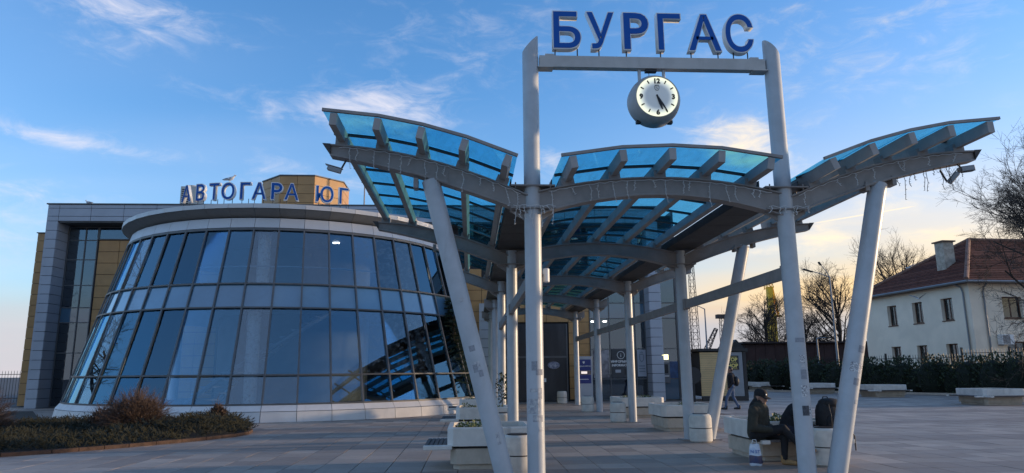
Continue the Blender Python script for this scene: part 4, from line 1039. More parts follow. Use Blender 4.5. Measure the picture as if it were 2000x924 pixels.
# ------------------------------------------------------------------ planting bed at lower left
bed = MB().prism(bed_poly, -.03, .05).build('planting_bed', mat('bed_soil', (.040, .032, .024), .95, var=.35, vscale=6, bump=.6, bscale=30)); tag(bed, kind='structure')
front = [Vector((x, y, 0)) for x, y in bed_poly[0:11]]
kx = []
for i in range(len(front)-1):
    n = max(1, int((front[i+1]-front[i]).length/.5))
    for j in range(n): kx.append(front[i].lerp(front[i+1], j/n))
kx.append(front[-1]); kx = [k for k in kx if k.x > -16]
kbt = bpy.data.objects['planting_bed']
for i in range(len(kx)-1):
    p, q_ = kx[i], kx[i+1]; e = (q_-p).normalized()*.006
    MB().bar(p+e+Vector((0, 0, .035)), q_-e+Vector((0, 0, .035)), .09, .09).build('edging_brick', M_kerb, kbt)
# ground-cover juniper: nobody could count it
jn = MB(); r_ = random.Random(17)
def jun_h(x, y):
    e = min((Vector((x, y, 0))-k).length for k in kx)
    return min(1, e/.55)*(.26+.16*mnoise.noise(Vector((x*.8, y*.8, 0)))), e
cnt = 0
while cnt < 14000:
    x, y = r_.uniform(-14.5, -7.0), r_.uniform(1.5, 12.5)
    if not inside(bed_poly, x, y): continue
    if math.hypot(x-rx, y-ry) < 9.7: continue
    h, e = jun_h(x, y)
    if e > 3.2 and r_.random() < .5: continue
    hh = max(.03, h*r_.uniform(.5, 1.15)) + (.26 if (x > -9.0 and y > 7.2) else 0)*min(1, e/.4)
    p = Vector((x, y, .05+hh*r_.uniform(.2, .8))); cnt += 1
    a = r_.uniform(0, 6.283); d = Vector((math.cos(a), math.sin(a), r_.uniform(.25, 1.0))).normalized()
    for s_ in range(5):
        e2 = (d+Vector((r_.uniform(-.6, .6), r_.uniform(-.6, .6), r_.uniform(-.2, .4)))).normalized()*r_.uniform(.07, .16)
        w = e2.orthogonal().normalized()*.009
        q0 = p+d*.03*s_
        jn.add([q0-w, q0+e2*.6-w, q0+e2, q0+e2*.6+w], [(0, 1, 2, 3)])
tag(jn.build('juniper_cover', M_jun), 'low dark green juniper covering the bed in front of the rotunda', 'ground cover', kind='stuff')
def brush(loc, R_, H_, n, seed, label):
    t = thing('twiggy_shrub', label, 'shrub', loc); mb = MB(); r_ = random.Random(seed)
    for i in range(n):
        a = r_.uniform(0, 6.283); el = math.acos(r_.uniform(.12, 1.0)); L = r_.uniform(.65, 1.0)
        tip = Vector((math.cos(a)*math.sin(el)*R_, math.sin(a)*math.sin(el)*R_, math.cos(el)*H_+.1))*L
        b0 = Vector((r_.uniform(-.22, .22)*R_, r_.uniform(-.22, .22)*R_, 0)); md = b0.lerp(tip, .5)+Vector((r_.uniform(-.08, .08), r_.uniform(-.08, .08), .12*H_))
        mb.tube([b0, md, tip], [.009, .006, .002], 3, cap=False)
        for j in range(4):
            f = r_.uniform(.35, .95); p = md.lerp(tip, f); e = (tip-md).normalized()*.16+Vector((r_.uniform(-.12, .12), r_.uniform(-.12, .12), r_.uniform(-.03, .12)))
            mb.tube([p, p+e], [.004, .0015], 3, cap=False)
    mb.build('twigs', M_brush, t)
    lc = MB(); leaf_cards(lc, (0, 0, H_*.42), (R_*.62, R_*.62, H_*.42), 900, .07, seed+1, zmin=.02); lc.build('dry_leaves', M_brush, t)
brush((-9.85, 8.6, .05), .98, 1.15, 750, 4, 'rounded brown twiggy shrub in the bed before the rotunda plinth')
brush((-14.0, 8.2, .05), 1.35, 1.35, 750, 5, 'large brown twiggy shrub at the left edge of the picture')
brush((-11.3, 9.9, .05), .5, .75, 90, 6, 'sparse dry shrub close to the rotunda plinth')
brush((-8.1, 9.7, .05), .3, .85, 30, 8, 'thin dry stems behind the right end of the juniper bed')

# ------------------------------------------------------------------ backdrop: wall, lamps, cranes, coach
bw = thing('brown_shed', 'long low dark brown shed behind the hedge', 'shed', (26.1, 57, 0))
M_bwn = mat('shed_brown', (.060, .030, .024), .85, var=.2, vscale=.6)
MB().bx(0, 24, 0, 6, 0, 4.15).build('wall', M_bwn, bw)
for i in range(24): MB().bx(i+.02, i+.98, -.06, -.005, .3, 4.1).build('wall_panel', M_bwn, bw)
MB().bx(-.3, 24.3, -.35, 6.3, 4.16, 4.32).build('roof', mat('shed_roof', (.045, .028, .024), .8), bw)
hut = thing('small_hut', 'small dark hut with pale gable left of the brown shed', 'hut', (24.6, 55.5, 0))
MB().bx(-.9, .9, 0, 3, 0, 3.3).build('wall', mat('hut_wall', (.10, .10, .085), .8, var=.3), hut); MB().add([(-1.1, -.2, 3.31), (1.1, -.2, 3.31), (1.1, 3.2, 3.31), (-1.1, 3.2, 3.31), (0, -.2, 4.5), (0, 3.2, 4.5)], [(0,1,4), (1,2,5,4), (2,3,5), (3,0,4,5), (3,2,1,0)]).build('roof', M_gut, hut)
def lamp(loc, h, arms, label):
    t = thing('street_lamp', label, 'street lamp', loc)
    MB().tube([(0, 0, 0), (0, 0, h*.5), (0, 0, h)], [.11, .085, .055], 10).build('pole', M_lamp, t, smooth=40)
    for (dx, dz) in arms:
        ar = MB().tube([(0, 0, h-.05), (dx*.5, 0, h+dz*.55), (dx, 0, h+dz)], [.045, .04, .035], 8).build('arm', M_lamp, t)
        MB().box((dx*1.22, 0, h+dz*1.16), (abs(dx)*.55, .22, .09), Matrix.Rotation(-math.atan2(dz, dx) if dx > 0 else -math.atan2(dz, dx), 3, 'Y')).build('lamp_head', M_gut, ar)
lamp((29.0, 45, 0), 9.2, [(-1.5, .45), (-.62, .95)], 'double-armed street lamp right of the tall front post')
lamp((23.3, 60, 0), 7.9, [(-.95, .35)], 'slender street lamp seen between the right posts above the kiosk')
lamp((30.2, 50.5, 0), 4.4, [(.9, .0)], 'low white lamp arm in front of the brown shed')
lamp((-27.9, 47, 0), 3.6, [(-.3, .1)], 'short lamp at the far left fence')
def lattice(t, base, top, w0, w1, n, m_, r=.09):
    base, top = Vector(base), Vector(top); d = (top-base).normalized(); x = d.cross(Vector((0, 1, 0))).normalized(); y = x.cross(d)
    cor = [(-1, -1), (1, -1), (1, 1), (-1, 1)]
    pts = [[base.lerp(top, i/n)+(x*c[0]+y*c[1])*(w0+(w1-w0)*i/n)/2 for c in cor] for i in range(n+1)]
    for k in range(4): MB().tube([pts[i][k] for i in range(n+1)], r, 4, cap=False).build('chord', m_, t)
    br_ = MB()
    for i in range(n):
        for k in range(4): br_.tube([pts[i][k], pts[i+1][(k+1) % 4]], r*.6, 3, cap=False).tube([pts[i+1][k], pts[i+1][(k+1) % 4]], r*.6, 3, cap=False)
    tag(br_.build('bracing', m_, t), kind='stuff')
M_cy = mat('crane_yellow', (.95, .52, .03), .6, var=.15, vscale=1.5); M_cr = mat('crane_rust', (.07, .05, .045), .8, var=.2)
cr1 = thing('harbour_crane', 'tall yellow harbour crane rising behind the bare tree', 'crane', (52.5, 110, 0))
MB().bx(-.62, .62, -.7, .7, 0, 11.5).bx(-.42, .42, -.5, .5, 11.5, 16.2).build('tower', M_cy, cr1)
MB().bar((1.3, 0, 11.2), (.5, 0, 16.2), .35, .35).build('strut', M_cy, cr1); MB().bx(.63, 1.7, -.5, .5, 10.8, 11.15).build('platform', M_cy, cr1)
MB().bx(-1.6, 1.6, -1.2, 1.2, 5.2, 6.4).build('machine_house', M_cr, cr1); lattice(cr1, (0, 0, 15.9), (-.5, 0, 18.4), 1.2, .7, 3, M_cy)

cr2 = thing('harbour_mast', 'rusty lattice mast rising close behind the second right post', 'mast', (38.6, 110, 0)); lattice(cr2, (0, 0, 0), (-.2, 0, 21), 1.3, .8, 18, M_cr, .055)
cr3 = thing('harbour_mast', 'short lattice mast with dark head behind the leaning second post', 'mast', (43.6, 110, 0)); lattice(cr3, (0, 0, 0), (0, 0, 10.6), 1.3, .9, 9, M_cr, .06); MB().bx(-1.1, 1.1, -.6, .6, 10.6, 11.3).build('head', M_cr, cr3)
cr4 = thing('crane_jib', 'slanting crane jib above the kiosk roof', 'crane', (39.9, 110, 0)); lattice(cr4, (-.6, 0, 3.0), (2.4, 0, 8.8), 1.0, .5, 7, M_cr, .08); MB().bx(-2, 1, -1, 1, 0, 3.2).build('base', M_cr, cr4)
cr5 = thing('harbour_mast', 'slim lattice mast just right of the second right post', 'mast', (40.6, 120, 0)); lattice(cr5, (0, 0, 0), (0, 0, 14), .8, .6, 12, M_cr, .05)
# coach at the far left edge
co = thing('parked_coach', 'parked white and blue coach cut off by the left picture edge', 'coach', (-30.9, 41.5, 0))
MB().bx(-1.25, 1.25, 0, 10, .45, 1.5).build('lower_body', M_white, co, bevel=.08); MB().bx(-1.24, 1.24, .05, 9.9, 1.52, 3.3).build('upper_body', mat('coach_blue', (.03, .12, .34), .25, coat=.6), co, bevel=.15)
MB().bx(-1.1, 1.1, -.03, .045, 1.62, 2.85).build('windscreen', M_glassd, co)
for x in (-.9, .9): MB().bx(x-.2, x+.2, -.05, -.003, .75, .95).build('headlight', M_white, co)
for x in (-1.05, 1.05):
    for y in (2, 7.6):
        wm = MB().lathe([(.3, -.14), (.5, -.14), (.5, .14), (.3, .14)], n=20); wm.v = [(z+x, b_+y, a_+.5) for a_, b_, z in wm.v]; wm.build('wheel', M_black, co, smooth=40)

# ------------------------------------------------------------------ cameras, floodlight, speakers, gulls, light strings
def cctv(loc, rz, tilt, label, parent=None):
    t = thing('security_camera', label, 'camera', loc, rz)
    rot = Matrix.Rotation(tilt, 3, 'Y')
    mb = MB().box(Vector((0, 0, 0)), (.22, .075, .075), rot); mb.build('housing', M_lamp, t, bevel=.012)
    MB().box(rot @ Vector((-.02, 0, .045)), (.28, .09, .010), rot).build('sun_shield', M_lamp, t)
    MB().box(rot @ Vector((-.1135, 0, 0)), (.006, .05, .05), rot).build('lens', M_black, t)
    MB().tube([rot @ Vector((.1, 0, .05)), Vector((.18, 0, .16))], .016, 8).build('bracket', M_black, t)
cctv((-3.17, -.05, 4.80), 0, R(16), 'silver security camera under the left wing tip')
cctv((7.12, -.05, 4.74), R(150), R(48), 'security camera under the right wing tip')
fl = thing('floodlight', 'small dark floodlight at the right wing tip', 'floodlight', (7.36, -.05, 4.90), 0)
MB().box((0, 0, 0), (.24, .13, .09), Matrix.Rotation(R(-8), 3, 'Y')).build('lamp_body', M_lamp, fl, bevel=.01); MB().box((.02, -.02, -.05), (.2, .1, .008), Matrix.Rotation(R(-8), 3, 'Y')).build('lens', M_black, fl); MB().tube([(-.1, 0, .03), (-.16, 0, .1)], .012, 6).build('bracket', M_black, fl)
for i, (x, y, z, h) in enumerate([(.23, .25, 3.02, .23), (-.02, 6.2, 2.86, .15)]):
    sp = thing('speaker', ['small white cylindrical speaker right of the tall left post', 'small white cylindrical speaker by the left tie rail'][i], 'speaker', (x, y, z))
    MB().lathe([(.035, 0), (.052, .01), (.052, h-.01), (.035, h)], n=16).build('housing', M_white, sp, smooth=40); MB().bx(-.12, -.05, -.012, .012, h*.4, h*.6).build('bracket', M_black, sp)
def gull(loc, rz, label, flying=False):
    t = thing('gull', label, 'gull', loc, rz)
    mb = MB()
    if not flying:
        ring = [(-.26, .10, .012, .008), (-.14, .13, .05, .04), (0, .15, .075, .075), (.10, .17, .07, .07), (.16, .22, .045, .045), (.19, .27, .042, .045), (.235, .275, .02, .02), (.27, .268, .006, .006)]
    else:
        ring = [(-.22, 0, .012, .008), (-.1, 0, .05, .04), (.02, 0, .06, .06), (.14, .01, .05, .05), (.2, .02, .035, .035), (.26, .015, .006, .006)]
    n = 10
    for x, z, w, h in ring: mb.v += [(x, w*math.cos(2*math.pi*j/n), z+h*math.sin(2*math.pi*j/n)) for j in range(n)]
    for i in range(len(ring)-1):
        for j in range(n): mb.f.append((i*n+j, i*n+(j+1) % n, (i+1)*n+(j+1) % n, (i+1)*n+j)); mb.mi.append(0)
    mb.f.append(tuple(range(n-1, -1, -1))); mb.f.append(tuple((len(ring)-1)*n+j for j in range(n))); mb.mi += [0, 0]
    mb.build('body', mat('gull_white', (.75, .75, .74), .7), t, smooth=60)
    M_gw = mat('gull_wing', (.22, .23, .25), .7)
    for s_ in (-1, 1):
        w = MB()
        if flying: w.add([(.08, s_*.04, .02), (-.08, s_*.04, .02), (-.06, s_*.38, .20), (.10, s_*.36, .22), (-.06, s_*.70, .36), (-.12, s_*.62, .31), (.08, s_*.04, .035), (-.08, s_*.04, .028), (-.06, s_*.38, .208), (.10, s_*.36, .232)], [(0,1,2,3),(3,2,5,4),(6,9,8,7)])
        else: w.add([(.08, s_*.072, .19), (.05, s_*.078, .11), (-.12, s_*.06, .12), (-.33, s_*.015, .125), (-.14, s_*.045, .175), (.08, s_*.05, .20), (-.14, s_*.03, .18)], [(0,1,2,4),(2,3,4),(0,4,6,5)])
        w.build('wing', M_gw, t)
    if not flying:
        for s_ in (-1, 1): MB().tube([(.0, s_*.03, .09), (.0, s_*.03, .0)], .006, 5).build('leg', M_sy, t)
a_ = R(-97.6)
gull((rx+7.42*math.cos(a_), ry+7.42*math.sin(a_), 8.01+.84), R(-10), 'standing gull on top of the letter О of the roof sign')
gull((-21.7, 26.9, 10.69), R(160), 'small gull standing on the left roof edge of the station')
gull((32.6, 40.0, 9.2), R(100), 'flying gull beside the right leaning post', True)
gull((30.8, 36.5, 6.45), R(20), 'flying white gull under the house eaves', True)
# strings of icicle lights along the beams
def icicles(label, fz, x0, x1, y, n, seed, lmin, lmax, m_=None):
    r_ = random.Random(seed); t = thing('light_string', label, 'light string', ((x0+x1)/2, y, fz((x0+x1)/2)), 0, 'icicle light strings on the front beams')
    o = Vector(t.location); mb = MB(); px = [x0+(x1-x0)*i/40 for i in range(41)]
    MB().tube([Vector((x, y, fz(x)+.012*math.sin(x*31)))-o for x in px], .0045, 4).build('wire', m_ or M_wire, t)
    for i in range(n):
        x = x0+(x1-x0)*(i+r_.uniform(.1, .9))/n; L = r_.uniform(lmin, lmax); p = Vector((x, y, fz(x)))-o; pts = [p]
        for k in range(5): p = p+Vector((r_.uniform(-.022, .022), r_.uniform(-.012, .006), -L/5)); pts.append(p)
        s_ = MB().tube(pts, .0045, 4)
        for k in range(1, 6): s_.tube([pts[k], pts[k]+Vector((r_.choice((-1, 1))*.022, -.004, r_.uniform(-.012, .02)))], .0045, 3)
        s_.build('strand', m_ or M_wire, t)
icicles('string of icicle lights drooping from the front centre beam', lambda x: c_top(x-CX)-.06, .25, WD-.25, -.125, 16, 1, .12, .42)
icicles('string of icicle lights on the left front wing beam', lambda x: w_top(-x)-.05, -3.1, -.2, -.125, 14, 2, .12, .36)
icicles('string of icicle lights on the right front wing beam', lambda x: w_top(x-WD)-.05, WD+.2, WD+3.1, -.125, 8, 3, .10, .30)
icicles('tangled icicle lights hanging below the right wing beam near its tip', lambda x: w_bot(x-WD)+.01, WD+1.9, WD+3.05, -.10, 11, 4, .12, .46, M_twig)
icicles('tangle of icicle lights round the tall left post collar', lambda x: 4.20+.0*x, -.32, .36, -.175, 9, 6, .08, .36)
icicles('tangle of icicle lights round the tall right post collar', lambda x: 4.20+.0*x, WD-.34, WD+.34, -.175, 6, 7, .08, .26)
# ------------------------------------------------------------------ people
M_skin = mat('skin', (.30, .17, .12), .55, var=.06, vscale=20)
def figure(parent, parts, mats, voxel=.011, smooth=4):
    """one continuous body: tapered limbs and rounded masses are fused by voxel remeshing, then each face takes the
    cloth or skin of the limb it lies nearest to.  parts: (p, q, r0, r1, material index)"""
    mb = MB()
    for p, q_, r0, r1, mi in parts:
        p, q_ = Vector(p), Vector(q_); L = (q_-p).length; n = max(2, int(L/.03))
        pts = [p.lerp(q_, i/n) for i in range(n+1)]; rs = [r0+(r1-r0)*i/n for i in range(n+1)]
        if L > 1e-3: mb.tube(pts, rs, 14)
        mb.ball(p, r0, 14); mb.ball(q_, r1, 14)
    o = mb.build('body', mats[0], None)
    rm = o.modifiers.new('remesh', 'REMESH'); rm.mode = 'VOXEL'; rm.voxel_size = voxel
    sm = o.modifiers.new('smooth', 'SMOOTH'); sm.factor = .5; sm.iterations = smooth
    bpy.context.view_layer.update()
    me = bpy.data.meshes.new_from_object(o.evaluated_get(bpy.context.evaluated_depsgraph_get())); bpy.data.objects.remove(o)
    me.materials.clear()
    for m_ in mats: me.materials.append(m_)
    segs = [(Vector(p), Vector(q_)-Vector(p), r0, r1, mi) for p, q_, r0, r1, mi in parts]
    idx = []
    for f in me.polygons:
        c = f.center; best = (9e9, 0)
        for p, d, r0, r1, mi in segs:
            t = 0 if d.length_squared < 1e-8 else min(1, max(0, (c-p).dot(d)/d.length_squared))
            dist = (c-p-d*t).length-(r0+(r1-r0)*t)
            if dist < best[0]: best = (dist, mi)
        idx.append(best[1])
    me.polygons.foreach_set('material_index', idx); me.polygons.foreach_set('use_smooth', [True]*len(idx)); me.update()
    return mobj('body', me, parent)
def hand(pts_, wrist, d, side, mi, curl=.5, s=1.0):
    "palm, four bent fingers of different lengths, and a thumb leaving the side of the palm"
    w = Vector(wrist); d = Vector(d).normalized(); sd = Vector(side).normalized(); dn = d.cross(sd).normalized()
    pal = w+d*.07*s
    for k in (-1, 0, 1): pts_.append((w+sd*k*.014*s, pal+sd*k*.024*s, .018*s, .017*s, mi))
    for k, L in ((-1.5, .055), (-.5, .072), (.5, .076), (1.5, .066)):
        a = pal+sd*k*.019*s; b1 = a+(d*(1-curl*.5)+dn*curl*.7).normalized()*L*.55*s; b2 = b1+(d*(1-curl*1.2)+dn*curl*1.3).normalized()*L*.5*s
        pts_.append((a, b1, .0095*s, .0088*s, mi)); pts_.append((b1, b2, .0088*s, .0075*s, mi))
    a = w+d*.025*s+sd*.03*s; b1 = a+(d*.6+sd*.7).normalized()*.035*s; b2 = b1+(d*.9+sd*.1).normalized()*.03*s
    pts_.append((a, b1, .0115*s, .010*s, mi)); pts_.append((b1, b2, .010*s, .008*s, mi))
def head_parts(c, f, mi_skin, mi_hair=None, s=1.0):
    "skull, jaw, nose, ears and neck stub around head centre c, facing f"
    c, f = Vector(c), Vector(f).normalized(); u = Vector((0, 0, 1)); u = (u-f*u.dot(f)).normalized(); l = u.cross(f)
    P_ = lambda a, b_, d: c+f*a*s+l*b_*s+u*d*s
    out = [(P_(-.02, 0, .035), P_(-.005, 0, .035), .088*s, .086*s, mi_skin), (P_(.035, 0, -.015), P_(.04, 0, -.075), .062*s, .045*s, mi_skin), (P_(.05, 0, .01), P_(.05, 0, -.04), .058*s, .05*s, mi_skin),
           (P_(.098, 0, .015), P_(.118, 0, -.025), .010*s, .015*s, mi_skin), (P_(.092, -.018, -.062), P_(.092, .018, -.062), .011*s, .011*s, mi_skin), (P_(.082, 0, -.095), P_(.075, 0, -.1), .02*s, .02*s, mi_skin)]
    for sg in (-1, 1): out += [(P_(-.005, sg*.082, .015), P_(-.012, sg*.086, -.03), .013*s, .010*s, mi_skin), (P_(.086, sg*.034, .042), P_(.086, sg*.012, .044), .010*s, .012*s, mi_skin)]
    if mi_hair is not None: out += [(P_(-.035, 0, .06), P_(.01, 0, .075), .092*s, .082*s, mi_hair), (P_(-.06, 0, .0), P_(-.05, 0, .05), .075*s, .08*s, mi_hair)]
    return out, P_
def eyes(parent, P_, m_):
    for sg in (-1, 1): MB().ball(P_(.094, sg*.032, .018), .0095, 8).build('eye', m_, parent, smooth=60)
M_eye = mat('eye_dark', (.02, .015, .012), .2)
def boot(pts_, heel, toe, mi):
    heel, toe = Vector(heel), Vector(toe)
    pts_.append((heel+Vector((0, 0, .045)), toe+Vector((0, 0, .038)), .045, .038, mi)); pts_.append((heel+Vector((0, 0, .05)), heel+Vector((0, 0, .13)), .046, .05, mi))
    pts_.append((heel.lerp(toe, .5)+Vector((0, 0, .05)), toe+Vector((0, 0, .042)), .046, .040, mi))

# seated man with cap: local x forward, y to his left
M_olive = mat('jacket_olive', (.030, .028, .019), .85, var=.25, vscale=9, bump=.4, bscale=30); M_olived = mat('hood_black', (.010, .010, .011), .85)
M_trou = mat('trousers_black', (.009, .009, .011), .85, var=.2, vscale=12); M_tan = mat('boot_tan', (.32, .185, .075), .8, var=.2, vscale=14)
mn = thing('person', 'person in dark cap and olive jacket seated on the planter bench, legs crossed', 'person', (4.05, 1.44, 0), R(-46))
pp = []
pp += [((-.02, .09, .50), (-.02, -.09, .50), .115, .115, 2), ((-.03, .03, .52), (.0, .02, .72), .16, .17, 0), ((-.03, -.03, .52), (.0, -.02, .72), .16, .17, 0), ((0, 0, .72), (.03, 0, .90), .175, .17, 0), ((.02, .12, .88), (.02, -.12, .88), .125, .125, 0), ((.03, 0, .96), (.06, 0, 1.04), .10, .08, 1)]
pp += [((-.04, 0, .95), (.0, 0, 1.03), .10, .085, 1), ((-.03, .06, .97), (-.03, -.06, .97), .08, .08, 1)]      # hood folded on the back
for sg in (-1, 1):
    sh_ = Vector((.02, sg*.205, .89)); el = Vector((.02, sg*.27, .62)); wr = Vector((.27, sg*.06, .58))
    pp += [(sh_, el, .092, .078, 0), (el, wr, .076, .052, 0)]
    hand(pp, wr+Vector((.015, -sg*.01, -.005)), Vector((.55, -sg*.75, -.15)), Vector((.6, sg*.5, .3)), 3, .8)
# left leg on the ground, right leg crossed over the knee
hipL, kneeL, ankL = Vector((.0, .10, .50)), Vector((.40, .12, .49)), Vector((.38, .10, .12))
hipR, kneeR, ankR = Vector((.0, -.10, .51)), Vector((.43, .02, .61)), Vector((.66, .10, .33))
pp += [(hipL, kneeL, .10, .072, 2), (kneeL, ankL, .070, .052, 2), (hipR, kneeR, .10, .074, 2), (kneeR, ankR, .070, .052, 2)]
boot(pp, (.36, .10, 0), (.56, .10, .0), 4)
pp += [(ankR+Vector((.01, 0, -.03)), ankR+Vector((.04, .01, -.10)), .05, .048, 4), (ankR+Vector((.03, .01, -.09)), ankR+Vector((.22, .03, -.06)), .046, .036, 4)]
hp, HP = head_parts((.085, 0, 1.115), (.92, -.12, -.22), 3, 5); pp += hp
figure(mn, pp, [M_olive, M_olived, M_trou, M_skin, M_tan, M_black])
eyes(mn, HP, M_eye)
cap = MB(); cb_ = []
for i, (r, z) in enumerate([(.108, .035), (.112, .07), (.104, .11), (.075, .145), (.02, .158)]):
    for j in range(20):
        a = 2*math.pi*j/20; cap.v.append(tuple(HP(r*math.cos(a)*1.08-.012, r*math.sin(a)*.92, z)))
for i in range(4):
    for j in range(20): cap.f.append((i*20+j, i*20+(j+1) % 20, (i+1)*20+(j+1) % 20, (i+1)*20+j)); cap.mi.append(0)
cap.f.append(tuple(80+j for j in range(20))); cap.mi.append(0)
capo = cap.build('cap', M_trou, mn, smooth=60)
bri = MB(); n = 12
for zz in (0, .008):
    bri.v += [tuple(HP(.098*math.cos(t)-.005, .10*math.sin(t), .04+zz)) for t in [(-1.2+2.4*i/n) for i in range(n+1)]]
    bri.v += [tuple(HP(.098+.085*math.cos(t*1.05)*1.0, .088*math.sin(t*1.1), .026+zz-.012*abs(math.sin(t)))) for t in [(-1.2+2.4*i/n) for i in range(n+1)]]
m1 = n+1
for i in range(n):
    bri.f += [(i, i+1, m1+i+1, m1+i), (2*m1+i, 3*m1+i, 3*m1+i+1, 2*m1+i+1), (m1+i, m1+i+1, 3*m1+i+1, 3*m1+i)]; bri.mi += [0]*3
bri.build('cap_brim', M_trou, capo, smooth=50)
MB().box(HP(.105, -.03, .085), (.012, .03, .02)).build('cap_badge', M_white, capo)

# second seated person, mostly behind the tall post
p2 = thing('person', 'person in black jacket seated behind the tall right post, holding a backpack', 'person', (4.66, 1.62, 0), R(-8))
M_nav = mat('jacket_black', (.010, .010, .014), .85, var=.2, vscale=10, bump=.3, bscale=30); M_nv2 = mat('trousers_navy', (.016, .018, .035), .85)
pp = [((-.02, .09, .53), (-.02, -.09, .53), .115, .115, 2), ((-.02, 0, .55), (.05, 0, .72), .15, .155, 0), ((.05, 0, .72), (.14, 0, .86), .155, .15, 0), ((.13, .12, .84), (.13, -.12, .84), .11, .11, 0), ((.17, 0, .90), (.22, 0, .97), .075, .06, 0)]
for sg in (-1, 1):
    sh_ = Vector((.14, sg*.21, .84)); el = Vector((.22, sg*.26, .60)); wr = Vector((.42, sg*.10, .60))
    pp += [(sh_, el, .078, .062, 0), (el, wr, .060, .042, 0)]
    hand(pp, wr+Vector((.02, 0, 0)), Vector((.8, -sg*.4, -.1)), Vector((.4, sg*.6, .4)), 3, .7)
    pp += [((0, sg*.10, .53), (.41, sg*.12, .50), .10, .072, 2), ((.41, sg*.12, .50), (.40, sg*.12, .12), .068, .05, 2)]
    boot(pp, (.38, sg*.12, 0), (.58, sg*.13, 0), 4)
hp, HP2 = head_parts((.27, 0, 1.02), (.8, 0, -.6), 3, 4); pp += hp
figure(p2, pp, [M_nav, M_nav, M_nv2, M_skin, M_black]); eyes(p2, HP2, M_eye)
# standing, walking person by the kiosk
p3 = thing('person', 'person in black jacket and blue jeans walking past the kiosk', 'person', (9.85, 18.0, 0), R(160))
M_jean = mat('jeans_blue', (.085, .13, .22), .8, var=.2, vscale=8)
pp = [((0, .08, .93), (0, -.08, .93), .115, .115, 2), ((0, 0, .95), (0, 0, 1.15), .14, .15, 0), ((0, 0, 1.15), (.0, 0, 1.36), .15, .15, 0), ((0, .11, 1.36), (0, -.11, 1.36), .11, .11, 0), ((0, 0, 1.42), (.02, 0, 1.52), .06, .052, 3)]
for sg, kx_, ax in ((1, .22, .30), (-1, -.03, -.22)):
    pp += [((0, sg*.09, .92), (kx_, sg*.10, .50), .095, .068, 2), ((kx_, sg*.10, .50), (ax, sg*.10, .10), .066, .05, 2)]
    boot(pp, (ax-.03, sg*.10, 0), (ax+.17, sg*.11, 0), 4)
    sh_ = Vector((0, sg*.20, 1.36)); el = Vector((-.05, sg*.27, 1.09)); wr = Vector((.12, sg*.20, .90))
    pp += [(sh_, el, .075, .06, 0), (el, wr, .056, .04, 0)]; hand(pp, wr, Vector((.5, -sg*.2, -.8)), Vector((.8, 0, .5)), 3, .6)
hp, HP3 = head_parts((.05, 0, 1.60), (.98, 0, -.1), 3, 4); pp += hp
figure(p3, pp, [M_nav, M_nav, M_jean, M_skin, M_black], voxel=.014); eyes(p3, HP3, M_eye)
sbp = thing('shoulder_bag', 'black shoulder bag on the back of the walking person', 'bag', (9.85, 18.0, 0), R(160))
MB().ball((-.20, -.02, 1.14), (.11, .15, .21), 12).build('bag_body', M_black, sbp, smooth=60); MB().tube([(-.17, .06, 1.30), (-.02, .10, 1.50), (.14, .02, 1.30), (-.12, -.12, 1.02)], .014, 6).build('strap', M_black, sbp)
# backpack on the bench
bk = thing('backpack', 'large black backpack standing between the right front posts', 'backpack', (5.36, 1.47, .41), R(8)); bk.scale = (1.25, 1.2, 1.12)
M_pack = mat('pack_cloth', (.013, .013, .015), .8, var=.3, vscale=8, bump=.5, bscale=25)
def pillow(mb, c, s_, e=.5):
    "box-like cushion: superellipsoid"
    n, mN = 20, 10; k = len(mb.v); sp_ = lambda v: math.copysign(abs(v)**e, v)
    for i in range(mN+1):
        t = -math.pi/2+math.pi*i/mN
        for j in range(n):
            a = 2*math.pi*j/n; mb.v.append((c[0]+s_[0]*sp_(math.cos(t))*sp_(math.cos(a)), c[1]+s_[1]*sp_(math.cos(t))*sp_(math.sin(a)), c[2]+s_[2]*sp_(math.sin(t))))
    for i in range(mN):
        for j in range(n): mb.f.append((k+i*n+j, k+i*n+(j+1) % n, k+(i+1)*n+(j+1) % n, k+(i+1)*n+j)); mb.mi.append(0)
    return mb
pillow(MB(), (0, 0, .29), (.19, .14, .30), .72).build('main_bag', M_pack, bk, smooth=50); pillow(MB(), (0, -.13, .20), (.135, .065, .16), .65).build('front_pocket', M_pack, bk, smooth=50)
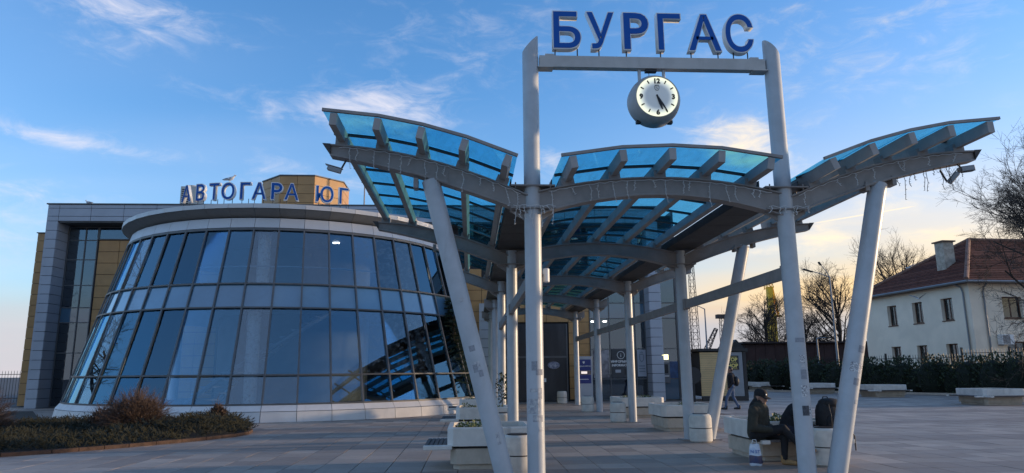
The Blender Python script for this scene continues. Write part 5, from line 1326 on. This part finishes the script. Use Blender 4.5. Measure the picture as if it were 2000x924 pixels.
pillow(MB(), (.01, -.01, .53), (.15, .13, .085), .85).build('top_lid', M_pack, bk, smooth=50); MB().tube([(-.05, .05, .59), (-.03, .06, .63), (.03, .06, .63), (.05, .05, .59)], .010, 6).build('grab_loop', M_black, bk)
for x in (-.10, .10): MB().tube([(x, -.155, .52), (x*1.05, -.2, .35), (x, -.19, .18)], .008, 6).build('strap', M_black, bk)
MB().tube([(.19, .02, .30), (.32, 0, .10), (.36, -.02, .02), (.355, -.03, -.20)], .010, 6).build('hanging_strap', M_black, bk)
# carrier bag on the ground
cbg = thing('carrier_bag', 'white carrier bag with blue print standing at the seated person\'s feet', 'bag', (3.86, 1.20, 0), R(-20)); cbg.scale = (.88, .88, .85)
bgm = MB(); sec = [(.105, .065, 0), (.125, .08, .05), (.115, .07, .2), (.10, .05, .33), (.085, .03, .42)]; n = 16
for i, (a, c, z) in enumerate(sec):
    for j in range(n):
        t = 2*math.pi*j/n; w = 1+.06*math.sin(5*t+i*1.7); bgm.v.append((a*w*math.copysign(abs(math.cos(t))**.7, math.cos(t)), c*w*math.copysign(abs(math.sin(t))**.7, math.sin(t)), z+.008*math.sin(3*t+i)))
for i in range(len(sec)-1):
    for j in range(n): bgm.f.append((i*n+j, i*n+(j+1) % n, (i+1)*n+(j+1) % n, (i+1)*n+j)); bgm.mi.append(1 if i in (1,) and j > 7 else 0)
bgm.f.append(tuple(range(n-1, -1, -1))); bgm.mi.append(0)
bgm.build('bag', [mat('bag_white', (.62, .65, .68), .45, col2=(.45, .52, .62), vscale=14), mat('bag_print', (.03, .05, .13), .4, col2=(.10, .07, .09), vscale=12)], cbg, smooth=45)
for s_ in (-1, 1): MB().tube([(-.05, s_*.025, .41), (-.03, s_*.03, .50), (.03, s_*.03, .50), (.05, s_*.025, .41)], .006, 5).build('handle', M_white, cbg)
text_obj('lettering', 'N ST', .085, .002, M_blue, cbg, (0, -.078, .25))
cup = thing('paper_cup', 'small white paper cup on the bench beside the seated person', 'cup', (4.62, 1.22, .41))
MB().lathe([(.026, 0), (.036, .085)], n=16).build('cup', M_white, cup, smooth=40); MB().lathe([(.038, .0855), (.036, .098), (.02, .1)], n=16).build('lid', M_black, cup, smooth=40)
